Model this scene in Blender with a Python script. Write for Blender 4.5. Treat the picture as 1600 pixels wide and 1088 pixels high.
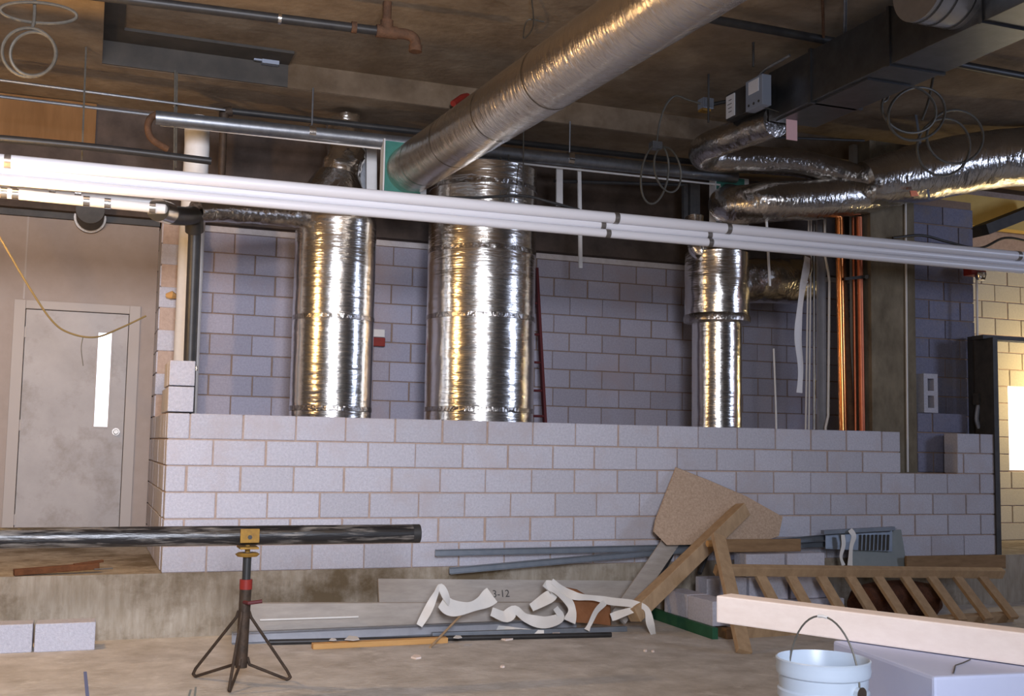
import bpy, bmesh, math, random
from mathutils import Vector, Matrix, noise
random.seed(7)
for o in list(bpy.data.objects): bpy.data.objects.remove(o)
scene = bpy.context.scene
COL = scene.collection
V = Vector

# ------------------------------------------------------------------ camera
F = 1750.0
YAW, PIT, ROLL = .3606, .0877, .0179
C = V((-.5723, -8.9616, 1.4847))
FW = V((math.sin(YAW)*math.cos(PIT), math.cos(YAW)*math.cos(PIT), math.sin(PIT)))
_r = V((math.cos(YAW), -math.sin(YAW), 0)); _u = _r.cross(FW)
RR = math.cos(ROLL)*_r + math.sin(ROLL)*_u
UU = -math.sin(ROLL)*_r + math.cos(ROLL)*_u
cam = bpy.data.cameras.new('camera'); cam.sensor_fit = 'HORIZONTAL'; cam.sensor_width = 36; cam.lens = 36*F/1600
cam.clip_start = .05
co = bpy.data.objects.new('camera', cam); COL.objects.link(co)
m = Matrix.Identity(4)
for i in range(3): m[i][0], m[i][1], m[i][2], m[i][3] = RR[i], UU[i], -FW[i], C[i]
co.matrix_world = m
scene.camera = co

# ------------------------------------------------------------------ world, lamps, exposure
scene.view_settings.view_transform = 'Standard'; scene.view_settings.look = 'None'
scene.view_settings.exposure = 0.0; scene.view_settings.gamma = 1.0
scene.view_settings.use_curve_mapping = False
world = bpy.data.worlds.new('world'); scene.world = world; world.use_nodes = True
world.node_tree.nodes['Background'].inputs[0].default_value = (.55, .62, .8, 1)
world.node_tree.nodes['Background'].inputs[1].default_value = .004
def lamp(name, kind, loc, power, color, size=.05, target=None, sy=None, spread=180):
    l = bpy.data.lights.new(name, kind); l.energy = power; l.color = color
    if kind == 'AREA':
        l.size = size; l.spread = math.radians(spread)
        if sy: l.shape = 'RECTANGLE'; l.size_y = sy
    else: l.shadow_soft_size = size
    o = bpy.data.objects.new(name, l); COL.objects.link(o); o.location = loc
    if target is not None: o.rotation_euler = (V(target)-V(loc)).to_track_quat('-Z', 'Y').to_euler()
    return o
lamp('daylight_opening_behind', 'AREA', (-1.0, -11.65, 3.0), 660, (.83, .87, 1.0), 2.3, (-2.6, 0, 1.9), 3.1, 96)
lamp('work_bulb_left', 'POINT', (-1.5, -.7, 2.9), 125, (1.0, .60, .24), .07)
lamp('work_bulb_right', 'POINT', (10.3, .8, 2.3), 55, (1.0, .74, .36), .08)
lamp('work_bulb_ceiling', 'POINT', (1.0, -5.0, 3.8), 58, (1.0, .64, .28), .07)
lamp('daylight_side_opening', 'AREA', (12.5, -6.5, 3.7), 170, (.62, .72, 1.0), 1.2, (7, 0, 4.4), 1.8)

# ------------------------------------------------------------------ helpers
def ray(px, py): return (px-800)/F*RR - (py-544)/F*UU + FW
def P(px, py, Y): d = ray(px, py); return C + d*((Y-C[1])/d[1])
def PZ(px, py, Z): d = ray(px, py); return C + d*((Z-C[2])/d[2])
def PW(px, py, w): return C + ray(px, py)*w
def S(px, py, Y): return F/((P(px, py, Y)-C).dot(FW))

MATS = {}
def mat(name, c1, c2=None, scale=6, rough=.8, metal=0, bump=0, bscale=None, stretch=(1,1,1), rnd=0, aniso=0, emit=None, spec=.3, detail=5, contrast=.25, c3=None, s3=1.2, iso3=False, mid=.5, t3=(.5, .68)):
    M = bpy.data.materials.new(name); M.use_nodes = True; MATS[name] = M
    nt = M.node_tree; N = nt.nodes; L = nt.links; b = N['Principled BSDF']
    b.inputs['Roughness'].default_value = rough; b.inputs['Metallic'].default_value = metal
    b.inputs['Specular IOR Level'].default_value = spec
    if emit:
        b.inputs['Emission Color'].default_value = (*c1, 1); b.inputs['Emission Strength'].default_value = emit
    g = N.new('ShaderNodeNewGeometry'); mp = N.new('ShaderNodeMapping'); mp.inputs['Scale'].default_value = stretch
    L.new(g.outputs['Position'], mp.inputs['Vector'])
    col = None
    if c2 is not None:
        nz = N.new('ShaderNodeTexNoise'); nz.inputs['Scale'].default_value = scale; nz.inputs['Detail'].default_value = detail
        nz.inputs['Roughness'].default_value = .65
        L.new(mp.outputs[0], nz.inputs['Vector'])
        cr = N.new('ShaderNodeValToRGB'); cr.color_ramp.elements[0].position = mid-contrast; cr.color_ramp.elements[1].position = mid+contrast
        cr.color_ramp.elements[0].color = (*c1, 1); cr.color_ramp.elements[1].color = (*c2, 1)
        L.new(nz.outputs['Fac'], cr.inputs[0]); col = cr.outputs[0]
        if c3 is not None:
            n3 = N.new('ShaderNodeTexNoise'); n3.inputs['Scale'].default_value = s3; n3.inputs['Detail'].default_value = 4
            L.new(g.outputs['Position'] if iso3 else mp.outputs[0], n3.inputs['Vector']); n3.inputs['Detail'].default_value = 8; n3.inputs['Roughness'].default_value = .7
            r3 = N.new('ShaderNodeValToRGB'); r3.color_ramp.elements[0].position = t3[0]; r3.color_ramp.elements[1].position = t3[1]
            L.new(n3.outputs['Fac'], r3.inputs[0])
            mx = N.new('ShaderNodeMix'); mx.data_type = 'RGBA'; L.new(r3.outputs[0], mx.inputs[0])
            L.new(col, mx.inputs[6]); mx.inputs[7].default_value = (*c3, 1); col = mx.outputs[2]
    if rnd:
        oi = N.new('ShaderNodeObjectInfo'); mr = N.new('ShaderNodeMapRange')
        mr.inputs[3].default_value = 1-rnd; mr.inputs[4].default_value = 1+rnd*.6
        L.new(oi.outputs['Random'], mr.inputs[0])
        hs = N.new('ShaderNodeHueSaturation'); L.new(mr.outputs[0], hs.inputs['Value'])
        if col is None: hs.inputs['Color'].default_value = (*c1, 1)
        else: L.new(col, hs.inputs['Color'])
        col = hs.outputs[0]
    if col is None: b.inputs['Base Color'].default_value = (*c1, 1)
    else: L.new(col, b.inputs['Base Color'])
    if bump:
        nb = N.new('ShaderNodeTexNoise'); nb.inputs['Scale'].default_value = bscale or scale*4; nb.inputs['Detail'].default_value = 6
        L.new(mp.outputs[0], nb.inputs['Vector'])
        bp = N.new('ShaderNodeBump'); bp.inputs['Strength'].default_value = bump; bp.inputs['Distance'].default_value = .02
        L.new(nb.outputs['Fac'], bp.inputs['Height']); L.new(bp.outputs[0], b.inputs['Normal'])
    return M
def foil_mat(name, c, rough=.2, b1=.35, b2=.3, stretch=(1,1,1), c2=None):
    M = mat(name, c, c2, 5, rough=rough, metal=1)
    nt = M.node_tree; N = nt.nodes; L = nt.links; b = N['Principled BSDF']
    g = N.new('ShaderNodeNewGeometry'); mp = N.new('ShaderNodeMapping'); mp.inputs['Scale'].default_value = stretch
    L.new(g.outputs['Position'], mp.inputs['Vector'])
    n1 = N.new('ShaderNodeTexNoise'); n1.inputs['Scale'].default_value = 4; n1.inputs['Detail'].default_value = 2; n1.inputs['Distortion'].default_value = .6
    n2 = N.new('ShaderNodeTexNoise'); n2.inputs['Scale'].default_value = 16; n2.inputs['Detail'].default_value = 4; n2.inputs['Distortion'].default_value = .8
    v = N.new('ShaderNodeTexVoronoi'); v.feature = 'DISTANCE_TO_EDGE'; v.inputs['Scale'].default_value = 9
    L.new(mp.outputs[0], n1.inputs['Vector']); L.new(mp.outputs[0], n2.inputs['Vector']); L.new(g.outputs['Position'], v.inputs['Vector'])
    last = None
    for n, st, ds, o in ((n1, b1, .05, 'Fac'), (n2, b2, .012, 'Fac'), (v, .06, .006, 'Distance')):
        B = N.new('ShaderNodeBump'); B.inputs['Strength'].default_value = st; B.inputs['Distance'].default_value = ds
        L.new(n.outputs[o], B.inputs['Height'])
        if last: L.new(last, B.inputs['Normal'])
        last = B.outputs[0]
    L.new(last, b.inputs['Normal'])
    return M

mat('block', (.43, .43, .495), (.62, .615, .68), 55, .93, bump=.45, bscale=110, rnd=.09, detail=6, c3=(.50, .46, .49), s3=1.6)
mat('block_lit_yellow', (.58, .53, .42), (.68, .63, .5), 40, .93, bump=.3, bscale=110, rnd=.06)  # block tint carries the warm light that falls on the wall beyond
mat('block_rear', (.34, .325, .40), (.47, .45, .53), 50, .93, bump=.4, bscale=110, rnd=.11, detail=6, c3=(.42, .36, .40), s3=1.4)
mat('block_pier_shade', (.16, .165, .235), (.25, .25, .33), 50, .93, bump=.4, bscale=110, rnd=.14, detail=6, c3=(.25, .22, .22), s3=1.6)  # darker, bluer copy of the block; the pier's shadow is in the colour
mat('mortar', (.40, .295, .235), (.54, .41, .34), 25, .95, bump=.2)
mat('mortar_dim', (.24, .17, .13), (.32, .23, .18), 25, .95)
mat('mortar_pale', (.55, .50, .50), (.68, .64, .64), 20, .95, bump=.3)
mat('curb', (.25, .205, .145), (.48, .43, .36), 11, .9, bump=.3, bscale=30, stretch=(1.6, 1.6, .3), detail=9, contrast=.28, c3=(.15, .11, .065), s3=1.3, iso3=True, t3=(.46, .62))
mat('floor', (.42, .38, .33), (.64, .60, .55), 3.4, .92, bump=.4, bscale=25, detail=10, contrast=.17, c3=(.70, .665, .61), s3=4.0, iso3=True, t3=(.55, .72))
mat('ceiling', (.165, .12, .08), (.37, .30, .22), 2.2, .93, bump=.3, bscale=18, detail=10, contrast=.2, c3=(.22, .165, .115), s3=1.3, iso3=True, t3=(.48, .66))
mat('beam', (.12, .085, .055), (.24, .18, .125), 4.5, .93, bump=.25, bscale=20, detail=9, c3=(.13, .09, .055), s3=1.5)
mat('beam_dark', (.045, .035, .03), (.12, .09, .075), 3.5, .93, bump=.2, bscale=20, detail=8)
mat('ceiling_dark', (.05, .05, .05), (.11, .10, .09), 3, .93, detail=8)
mat('column', (.07, .055, .035), (.27, .225, .155), 4, .9, bump=.3, bscale=20, stretch=(1,1,.5), detail=9)
mat('plywood', (.17, .085, .03), (.27, .145, .06), 3, .8, stretch=(3, 3, .4))
mat('painted_wall', (.31, .255, .22), (.35, .29, .255), 8, .75, bump=.05)
mat('door_paint', (.28, .25, .235), (.37, .335, .315), 3, .45, bump=.04, detail=9, c3=(.20, .16, .13), s3=2.2, iso3=True, t3=(.52, .75))
mat('frame_paint', (.36, .315, .285), rough=.5)
mat('dark_steel', (.05, .05, .052), (.09, .085, .08), 8, .6, metal=.3)
mat('room_wall', (.10, .09, .08), (.15, .135, .12), 2, .9)
mat('pale_concrete', (.26, .23, .19), (.34, .30, .25), 4, .9)
mat('pane_glow', (.86, .9, 1.0), emit=1.3)
mat('daylight_glow', (.92, .97, 1.0), emit=1.6)
mat('pvc', (.80, .79, .82), rough=.35, spec=.5)
mat('pvc_dirty', (.70, .69, .68), (.80, .79, .78), 10, .45)
mat('coupling', (.20, .18, .16), (.34, .31, .28), 30, .4, metal=.7)
mat('chrome', (.75, .74, .72), rough=.2, metal=1)
mat('galvanized', (.22, .235, .26), (.36, .375, .40), 14, .42, metal=.85, rnd=.05)
mat('galv_duct', (.10, .105, .11), (.15, .155, .165), 9, .36, metal=.85)
mat('black_iron', (.018, .018, .02), (.04, .038, .036), 9, .45, spec=.4)
mat('worn_iron', (.010, .010, .012), (.26, .235, .21), 16, .33, bump=.3, bscale=20, stretch=(.22, 2, 2), detail=10, contrast=.09, mid=.58, spec=.6)
mat('rust_iron', (.065, .036, .022), (.15, .075, .04), 20, .8, bump=.3)
mat('stand_iron', (.035, .026, .020), (.085, .055, .036), 20, .6, bump=.2, metal=.3)
mat('copper', (.78, .26, .08), (.85, .34, .12), 5, .24, metal=1)
mat('copper_dull', (.46, .13, .07), (.58, .2, .1), 8, .45, metal=.8)
mat('wood_new', (.80, .67, .59), (.90, .78, .70), 3, .7, stretch=(9, .6, 9), detail=6)
mat('wood_tan', (.36, .235, .13), (.52, .36, .21), 4, .75, stretch=(4, 4, 2), detail=6)
mat('wood_brown', (.20, .12, .06), (.33, .205, .105), 5, .8, stretch=(1, 5, 5), detail=6)
mat('wood_rotten', (.09, .035, .014), (.19, .075, .03), 9, .85, bump=.4)
mat('galv_bright', (.52, .55, .60), (.62, .65, .70), 10, .3, metal=.95)
mat('wood_grey', (.33, .30, .27), (.46, .42, .38), 5, .85, stretch=(1, 5, 5), detail=6)
mat('wood_orange', (.55, .30, .10), (.66, .38, .15), 5, .8, stretch=(1, 5, 5))
mat('particle', (.36, .25, .17), (.60, .45, .33), 60, .9, bump=.3, bscale=90)
mat('steel_stud', (.20, .23, .27), (.28, .31, .35), 10, .45, metal=.55)
mat('grey_steel', (.36, .36, .39), (.46, .46, .49), 10, .5, metal=.4)
mat('grey_panel', (.22, .25, .25), (.27, .30, .30), 6, .7)
mat('green_paint', (.015, .085, .04), (.03, .12, .06), 8, .6)
mat('plate_green', (.03, .16, .13), (.07, .24, .20), 6, .5)
mat('plate_white', (.62, .63, .64), rough=.6)
mat('plastic_white', (.72, .70, .66), (.80, .78, .74), 10, .5)
mat('cardboard', (.22, .09, .035), (.30, .13, .06), 12, .85)
mat('rust_heap', (.045, .018, .010), (.13, .05, .025), 14, .95, bump=.6)
mat('foam_white', (.44, .48, .66), (.50, .54, .70), 4, .8)
mat('pail', (.42, .50, .60), (.48, .55, .64), 3, .35, spec=.5)
mat('yellow_paint', (.42, .23, .035), (.20, .11, .03), 22, .7)
mat('red_paint', (.30, .03, .02), (.20, .02, .015), 10, .5)
mat('dark_red', (.10, .018, .02), rough=.6)
mat('cable', (.10, .095, .08), (.16, .15, .13), 30, .5, metal=.3)
mat('cord_yellow', (.24, .17, .07), rough=.6)
mat('paper', (.78, .78, .80), (.70, .70, .73), 60, .7)
mat('pink_paper', (.80, .50, .50), rough=.8)
mat('blue_grey', (.35, .40, .50), rough=.5, metal=.4)
mat('blue_chalk', (.16, .20, .38), rough=.9)
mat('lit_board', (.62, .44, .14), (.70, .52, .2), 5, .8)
foil_mat('foil', (.90, .87, .82), .2, .16, .28, (.45, .45, 2.6))
foil_mat('foil_diag', (.66, .60, .52), .26, .25, .45, (.8, 3.2, .8))
foil_mat('foil_dark', (.50, .47, .44), .24, .4, .5, (2, 1.5, 1.5))
foil_mat('foil_flex', (.66, .64, .61), .2, .35, .5, (3, 1, 1))

ORG = {}
class MB:
    def __init__(s): s.v = []; s.f = []
    def add(s, vs, fs):
        n = len(s.v); s.v += [V(a) for a in vs]; s.f += [[i+n for i in f] for f in fs]; return s
    def box(s, x0, x1, y0, y1, z0, z1):
        return s.add([(x0,y0,z0),(x1,y0,z0),(x1,y1,z0),(x0,y1,z0),(x0,y0,z1),(x1,y0,z1),(x1,y1,z1),(x0,y1,z1)],
            [(3,2,1,0),(4,5,6,7),(0,1,5,4),(1,2,6,5),(2,3,7,6),(3,0,4,7)])
    def bar(s, a, b, w, h, up=(0,0,1)):
        a, b = V(a), V(b); d = (b-a).normalized(); sd = d.cross(V(up)).normalized(); u = sd.cross(d)
        q = [(-1,-1),(1,-1),(1,1),(-1,1)]
        vs = [p + sd*(x*w/2) + u*(y*h/2) for p in (a, b) for x, y in q]
        return s.add(vs, [(0,1,2,3),(7,6,5,4),(0,4,5,1),(1,5,6,2),(2,6,7,3),(3,7,4,0)])
    def tube(s, pts, r, n=14, cap=True, wob=0, wf=5, seed=0):
        pts = [V(p) for p in pts]; k = len(pts)
        rs = r if isinstance(r, (list, tuple)) else [r]*k
        t0 = (pts[1]-pts[0]).normalized(); a = V((0,0,1)) if abs(t0.z) < .9 else V((1,0,0))
        u = t0.cross(a).normalized(); base = len(s.v)
        for i, p in enumerate(pts):
            t = (pts[min(i+1,k-1)]-pts[max(i-1,0)]).normalized()
            u = (u - t*u.dot(t)).normalized(); w = t.cross(u)
            for j in range(n):
                an = 2*math.pi*j/n; dr = u*math.cos(an)+w*math.sin(an)
                rr = rs[i]
                if wob:
                    q = p + dr*rr
                    rr *= 1 + wob*noise.noise(q*wf+V((seed,0,0))) + wob*.5*noise.noise(q*wf*2.7+V((0,seed,0)))
                s.v.append(p + dr*rr)
        for i in range(k-1):
            for j in range(n):
                j2 = (j+1) % n
                s.f.append([base+i*n+j, base+i*n+j2, base+(i+1)*n+j2, base+(i+1)*n+j])
        if cap:
            s.f.append([base+j for j in range(n)][::-1]); s.f.append([base+(k-1)*n+j for j in range(n)])
        return s
    def lathe(s, prof, c, n=32):
        base = len(s.v); c = V(c)
        for r, z in prof:
            for j in range(n):
                an = 2*math.pi*j/n; s.v.append(c+V((r*math.cos(an), r*math.sin(an), z)))
        for i in range(len(prof)-1):
            for j in range(n):
                j2 = (j+1) % n; s.f.append([base+i*n+j, base+i*n+j2, base+(i+1)*n+j2, base+(i+1)*n+j])
        return s
    def prism(s, poly, off):
        off = V(off); n = len(poly); vs = [V(p) for p in poly]; vs += [p+off for p in vs]
        fs = [list(range(n))[::-1], list(range(n, 2*n))] + [(i, (i+1)%n, n+(i+1)%n, n+i) for i in range(n)]
        return s.add(vs, fs)
    def ribbon(s, pts, wd, th=.004, tw=0):
        pts = [V(p) for p in pts]; k = len(pts); base = len(s.v)
        for i, p in enumerate(pts):
            t = (pts[min(i+1,k-1)]-pts[max(i-1,0)]).normalized()
            sd = t.cross(V((0,-1,.25))).normalized(); nn = sd.cross(t).normalized()
            an = tw*math.sin(i*.3); sd, nn = sd*math.cos(an)+nn*math.sin(an), nn*math.cos(an)-sd*math.sin(an)
            w = wd*(1.1+.3*math.sin(i*.35+k))
            for x, y in ((-1,-1),(1,-1),(1,1),(-1,1)): s.v.append(p+sd*(x*w/2)+nn*(y*th/2))
        for i in range(k-1):
            for j in range(4):
                j2 = (j+1) % 4; s.f.append([base+i*4+j, base+i*4+j2, base+(i+1)*4+j2, base+(i+1)*4+j])
        s.f.append([base+3, base+2, base+1, base]); e = base+(k-1)*4; s.f.append([e, e+1, e+2, e+3])
        return s

def tag(o, label=None, cat=None, group=None, kind=None):
    for k, v in (('label', label), ('category', cat), ('group', group), ('kind', kind)):
        if v: o[k] = v
    return o
def thing(name, label, cat, loc, group=None, kind=None):
    o = bpy.data.objects.new(name, None); COL.objects.link(o); o.empty_display_size = .1
    o.location = loc; ORG[o] = V(loc); return tag(o, label, cat, group, kind)
def obj(name, mb, mt, parent=None, label=None, cat=None, group=None, kind=None, smooth=True, bevel=0, ang=35):
    if parent is not None: og = ORG[parent]
    else:
        og = V((sum(p.x for p in mb.v)/len(mb.v), sum(p.y for p in mb.v)/len(mb.v), min(p.z for p in mb.v)))
    me = bpy.data.meshes.new(name); me.from_pydata([tuple(p-og) for p in mb.v], [], mb.f)
    bm = bmesh.new(); bm.from_mesh(me); bmesh.ops.recalc_face_normals(bm, faces=bm.faces)
    if bevel: bmesh.ops.bevel(bm, geom=bm.edges[:], offset=bevel, segments=2, affect='EDGES', profile=.6)
    bm.to_mesh(me); bm.free()
    if smooth:
        for p in me.polygons: p.use_smooth = True
        me.set_sharp_from_angle(angle=math.radians(ang))
    me.materials.append(MATS[mt])
    o = bpy.data.objects.new(name, me); COL.objects.link(o)
    if parent is not None: o.parent = parent; ORG[o] = og
    else: o.location = og; ORG[o] = og
    return tag(o, label, cat, group, kind)
def struct(name, mb, mt, label, parent=None, **k):
    return obj(name, mb, mt, parent, label=label, cat=None, kind='structure', **k)
def spline(pts, n=8):
    pts = [V(p) for p in pts]; out = []
    q = [pts[0]*2-pts[1]] + pts + [pts[-1]*2-pts[-2]]
    for i in range(1, len(q)-2):
        for j in range(n):
            t = j/n; a, b, c, d = q[i-1:i+3]
            out.append(.5*((2*b)+(c-a)*t+(2*a-5*b+4*c-d)*t*t+(3*b-a-3*c+d)*t**3))
    return out+[pts[-1]]
def dense(a, b, step=.04):
    a, b = V(a), V(b); n = max(2, int((b-a).length/step)); return [a.lerp(b, i/n) for i in range(n+1)]
def loop(cx, cy, rx, ry, Y, tilt=0, a0=0, a1=360, n=36, dY=.03):
    out = []
    for i in range(n+1):
        a = math.radians(a0+(a1-a0)*i/n); x, y = rx*math.cos(a), ry*math.sin(a); t = math.radians(tilt)
        out.append(P(cx+x*math.cos(t)-y*math.sin(t), cy+x*math.sin(t)+y*math.cos(t), Y+dY*math.sin(a+.6)))
    return out

# ------------------------------------------------------------------ structure
CH, BL = .2032, .4064
ZW = 1.70            # top of the half wall
LEDGE = ZW-6*CH      # .481
YB = 2.4
struct('floor', MB().box(-9, 15, -14, .05, -.1, 0), 'floor', 'dusty grey-brown concrete floor littered with building scraps')
struct('trim_1', MB().box(-9, 15, 0, 4.2, -.1, LEDGE), 'curb', 'stained raised concrete kerb under the block wall', smooth=False)
struct('ceiling', MB().box(-9, 15, -14, 1.0, 4.9, 5.1), 'ceiling', 'raw brown concrete ceiling slab', smooth=False)
struct('trim_2', MB().box(-9, 15, 1.0, 4.2, 4.67, 5.1), 'ceiling', 'dropped concrete beam soffit above the ducts', smooth=False)
struct('trim_16', MB().box(-.6, 15, .985, 1.0, 4.672, 4.9), 'beam', 'stained dark front face of the dropped beam', smooth=False)
struct('trim_3', MB().box(-9, -.6, -14, 1.0, 4.67, 4.9), 'ceiling', 'lower ceiling panel lit orange beside the recess', smooth=False)
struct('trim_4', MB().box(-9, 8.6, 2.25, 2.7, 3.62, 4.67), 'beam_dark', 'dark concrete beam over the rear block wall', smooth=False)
struct('trim_5', MB().box(-4.5, -.63, 2.19, 2.25, 4.25, 4.66), 'plywood', 'orange plywood form panel at the top beside the conduits', smooth=False)
struct('trim_6', MB().box(-.6, -.44, -4, .975, 4.875, 4.9).box(-.44, .97, .66, .975, 4.875, 4.9).box(-.6, .97, .972, .984, 4.672, 4.875), 'ceiling_dark', 'dark strips around the ceiling recess', smooth=False)  # thin dark strips laid on the slab and the beam face
# room enclosing the photographer
struct('wall_back', MB().box(-9, 15, -11.9, -11.7, 0, 5), 'room_wall', 'plain wall behind the camera', smooth=False)
struct('wall_left', MB().box(-9.2, -9, -14, 4.2, 0, 5), 'room_wall', 'plain far wall out of view', smooth=False)
struct('wall_right', MB().box(15, 15.2, -14, 4.2, 0, 5), 'room_wall', 'plain far side wall out of view', smooth=False)

BCACHE = {}
def block_mesh(l, d, h, mt):
    k = (round(l, 3), round(d, 3), round(h, 3), mt)
    if k not in BCACHE:
        bm = bmesh.new(); bmesh.ops.create_cube(bm, size=1, matrix=Matrix.Diagonal((k[0], k[1], k[2], 1)))
        bmesh.ops.bevel(bm, geom=bm.edges[:], offset=.004, segments=1, affect='EDGES')
        me = bpy.data.meshes.new('concrete_block'); bm.to_mesh(me); bm.free(); me.materials.append(MATS[mt]); BCACHE[k] = me
    return BCACHE[k]
def place_block(parent, c, l, d, h, mt, rot=0, name='concrete_block'):
    o = bpy.data.objects.new(name, block_mesh(l, d, h, mt)); COL.objects.link(o)
    if parent is not None: o.parent = parent; o.location = V(c)-ORG[parent]
    else: o.location = c
    o.rotation_euler = (0, 0, rot); return o
J = .011
def lay(parent, along, fixed, zt, a0, a1, phase, skip=(), d=.19, mt='block', jit=.008, outward=-1):
    """one course; along 'x' (face at Y=fixed) or 'y' (face at X=fixed)"""
    js = [a0]; x = phase
    while x < a1-.06:
        if x > a0+.06: js.append(x+random.uniform(-jit, jit))
        x += BL
    js.append(a1)
    for s, e in skip:
        js = [j for j in js if not (s-.05 < j < e+.05)]+[s, e]
    js.sort()
    for i in range(len(js)-1):
        s, e = js[i], js[i+1]; mid = (s+e)/2
        if any(p-.001 <= mid <= q+.001 for p, q in skip): continue
        l = round(e-s-random.choice((J, J, J, J*1.6)), 2); h = CH-J; z = zt-CH/2+random.uniform(-.0012, .0012)
        pr = random.uniform(-.0015, .0015)
        if along == 'x': place_block(parent, (mid, fixed+d/2+pr, z), l, d, h, mt)
        else: place_block(parent, (fixed+d/2+pr, mid, z), l, d, h, mt, math.pi/2)

# half-height block wall in front
G0, G1 = 6.90, 7.59
wf = struct('wall_front', MB().box(.012, 8.08, .012, .18, LEDGE, ZW-2*CH-.002).box(.012, G0-.012, .012, .18, ZW-2*CH-.002, ZW-.012).box(G1+.012, 8.08, .012, .18, ZW-2*CH-.002, ZW-.012),
            'mortar', 'half-height wall of pale grey concrete blocks with pinkish mortar', smooth=False)
for k in range(6):
    ph = .17 if k % 2 == 0 else .17+BL/2-(.02 if k in (1, 5) else -.02)
    lay(wf, 'x', 0, ZW-k*CH, 0.0, 8.09, ph-(.012 if k > 1 else 0), skip=((G0, G1),) if k < 2 else ())
# racked return wall running back to the door
wl = struct('wall_side', MB().box(.012, .18, .2, YB, LEDGE, ZW-.012).box(.012, .18, .2, .58, ZW-.02, ZW+2*CH-.012).box(.012, .18, 1.92, YB, ZW-.02, 3.59),
            'mortar', 'racked end wall of concrete blocks beside the steel door', smooth=False)
for k in range(6): lay(wl, 'y', 0, ZW-k*CH, .195, YB, .4+(.2 if k % 2 else 0))
for k in range(1, 10):
    z = ZW+k*CH
    if z > 3.62: break
    if k <= 2: lay(wl, 'y', 0, z, .195-(.19 if k < 3 else 0), .6 if k == 2 else .8, .4 if k % 2 else .2)
    else: pass
    lay(wl, 'y', 0, z, 1.9+.02*(k % 2), YB, 2.1 if k % 2 else 2.3)
# rear block wall
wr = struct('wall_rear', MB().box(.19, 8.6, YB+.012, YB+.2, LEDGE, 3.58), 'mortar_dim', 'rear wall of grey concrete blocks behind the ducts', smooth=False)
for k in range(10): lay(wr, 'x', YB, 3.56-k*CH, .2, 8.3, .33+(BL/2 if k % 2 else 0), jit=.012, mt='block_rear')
struct('mortar_bed', MB().box(.2, 8.3, YB-.012, YB+.1, 3.56, 3.625), 'mortar_pale', 'pale mortar bed', parent=wr, smooth=False)
# painted wall with the steel door
D0, D1, DH = -1.21, -.19, 2.72
struct('wall_door', MB().box(-9, D0, YB, YB+.15, LEDGE, 3.62).box(D1, -.0, YB, YB+.15, LEDGE, 3.62).box(D0, D1, YB, YB+.15, DH, 3.62),
       'painted_wall', 'beige painted wall around the steel door', smooth=False)
struct('trim_7', MB().box(-1.19, -1.175, YB-.008, YB, DH+.06, 3.6), 'frame_paint', 'thin vertical seam strip on the beige wall', smooth=False)
struct('trim_8', MB().box(-9, 0, YB-.05, YB+.02, 3.56, 3.63), 'dark_steel', 'dark steel track along the top of the beige wall', smooth=False)
dr = thing('door_1', 'closed beige steel door with narrow lit vision panel', None, (-.7, YB, LEDGE), kind='structure')
fm = MB()
for a, b, z0, z1 in ((D0-.05, D0+.05, LEDGE, DH+.05), (D1-.05, D1+.05, LEDGE, DH+.05)): fm.box(a, b, YB-.03, YB+.1, z0, z1)
fm.box(D0+.05, D1-.05, YB-.03, YB+.1, DH-.03, DH+.05); obj('frame', fm, 'frame_paint', dr, smooth=False, bevel=.004)
W0, W1, Z0, Z1 = P(150, 600, YB).x, P(171, 600, YB).x, P(160, 667, YB).z, P(165, 520, YB).z
lf = MB().box(D0+.055, W0, YB+.01, YB+.055, LEDGE+.01, DH-.035).box(W1, D1-.055, YB+.01, YB+.055, LEDGE+.01, DH-.035)
lf.box(W0, W1, YB+.01, YB+.055, LEDGE+.01, Z0).box(W0, W1, YB+.01, YB+.055, Z1, DH-.035)
leaf = obj('door_leaf', lf, 'door_paint', dr, smooth=False)
obj('pane', MB().box(W0, W1, YB+.03, YB+.04, Z0, Z1), 'pane_glow', leaf, smooth=False)
bd = MB(); t = .012
bd.box(W0-t, W0, YB, YB+.012, Z0-t, Z1+t).box(W1, W1+t, YB, YB+.012, Z0-t, Z1+t).box(W0, W1, YB, YB+.012, Z0-t, Z0).box(W0, W1, YB, YB+.012, Z1, Z1+t)
obj('glazing_bead', bd, 'frame_paint', leaf, smooth=False)
kx = P(181, 675, YB)
kn = MB(); kn.tube([V((kx.x, YB+.012, kx.z)), V((kx.x, YB-.006, kx.z))], .035, 20); kn.tube([V((kx.x, YB-.006, kx.z)), V((kx.x, YB-.03, kx.z)), V((kx.x, YB-.035, kx.z)), V((kx.x, YB-.06, kx.z))], [.014, .014, .024, .02], 16)
obj('knob', kn, 'coupling', leaf)
for z in (LEDGE+.25, 1.6, DH-.25): obj('hinge', MB().box(D0+.045, D0+.065, YB-.004, YB+.012, z-.05, z+.05), 'frame_paint', leaf, smooth=False)

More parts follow.
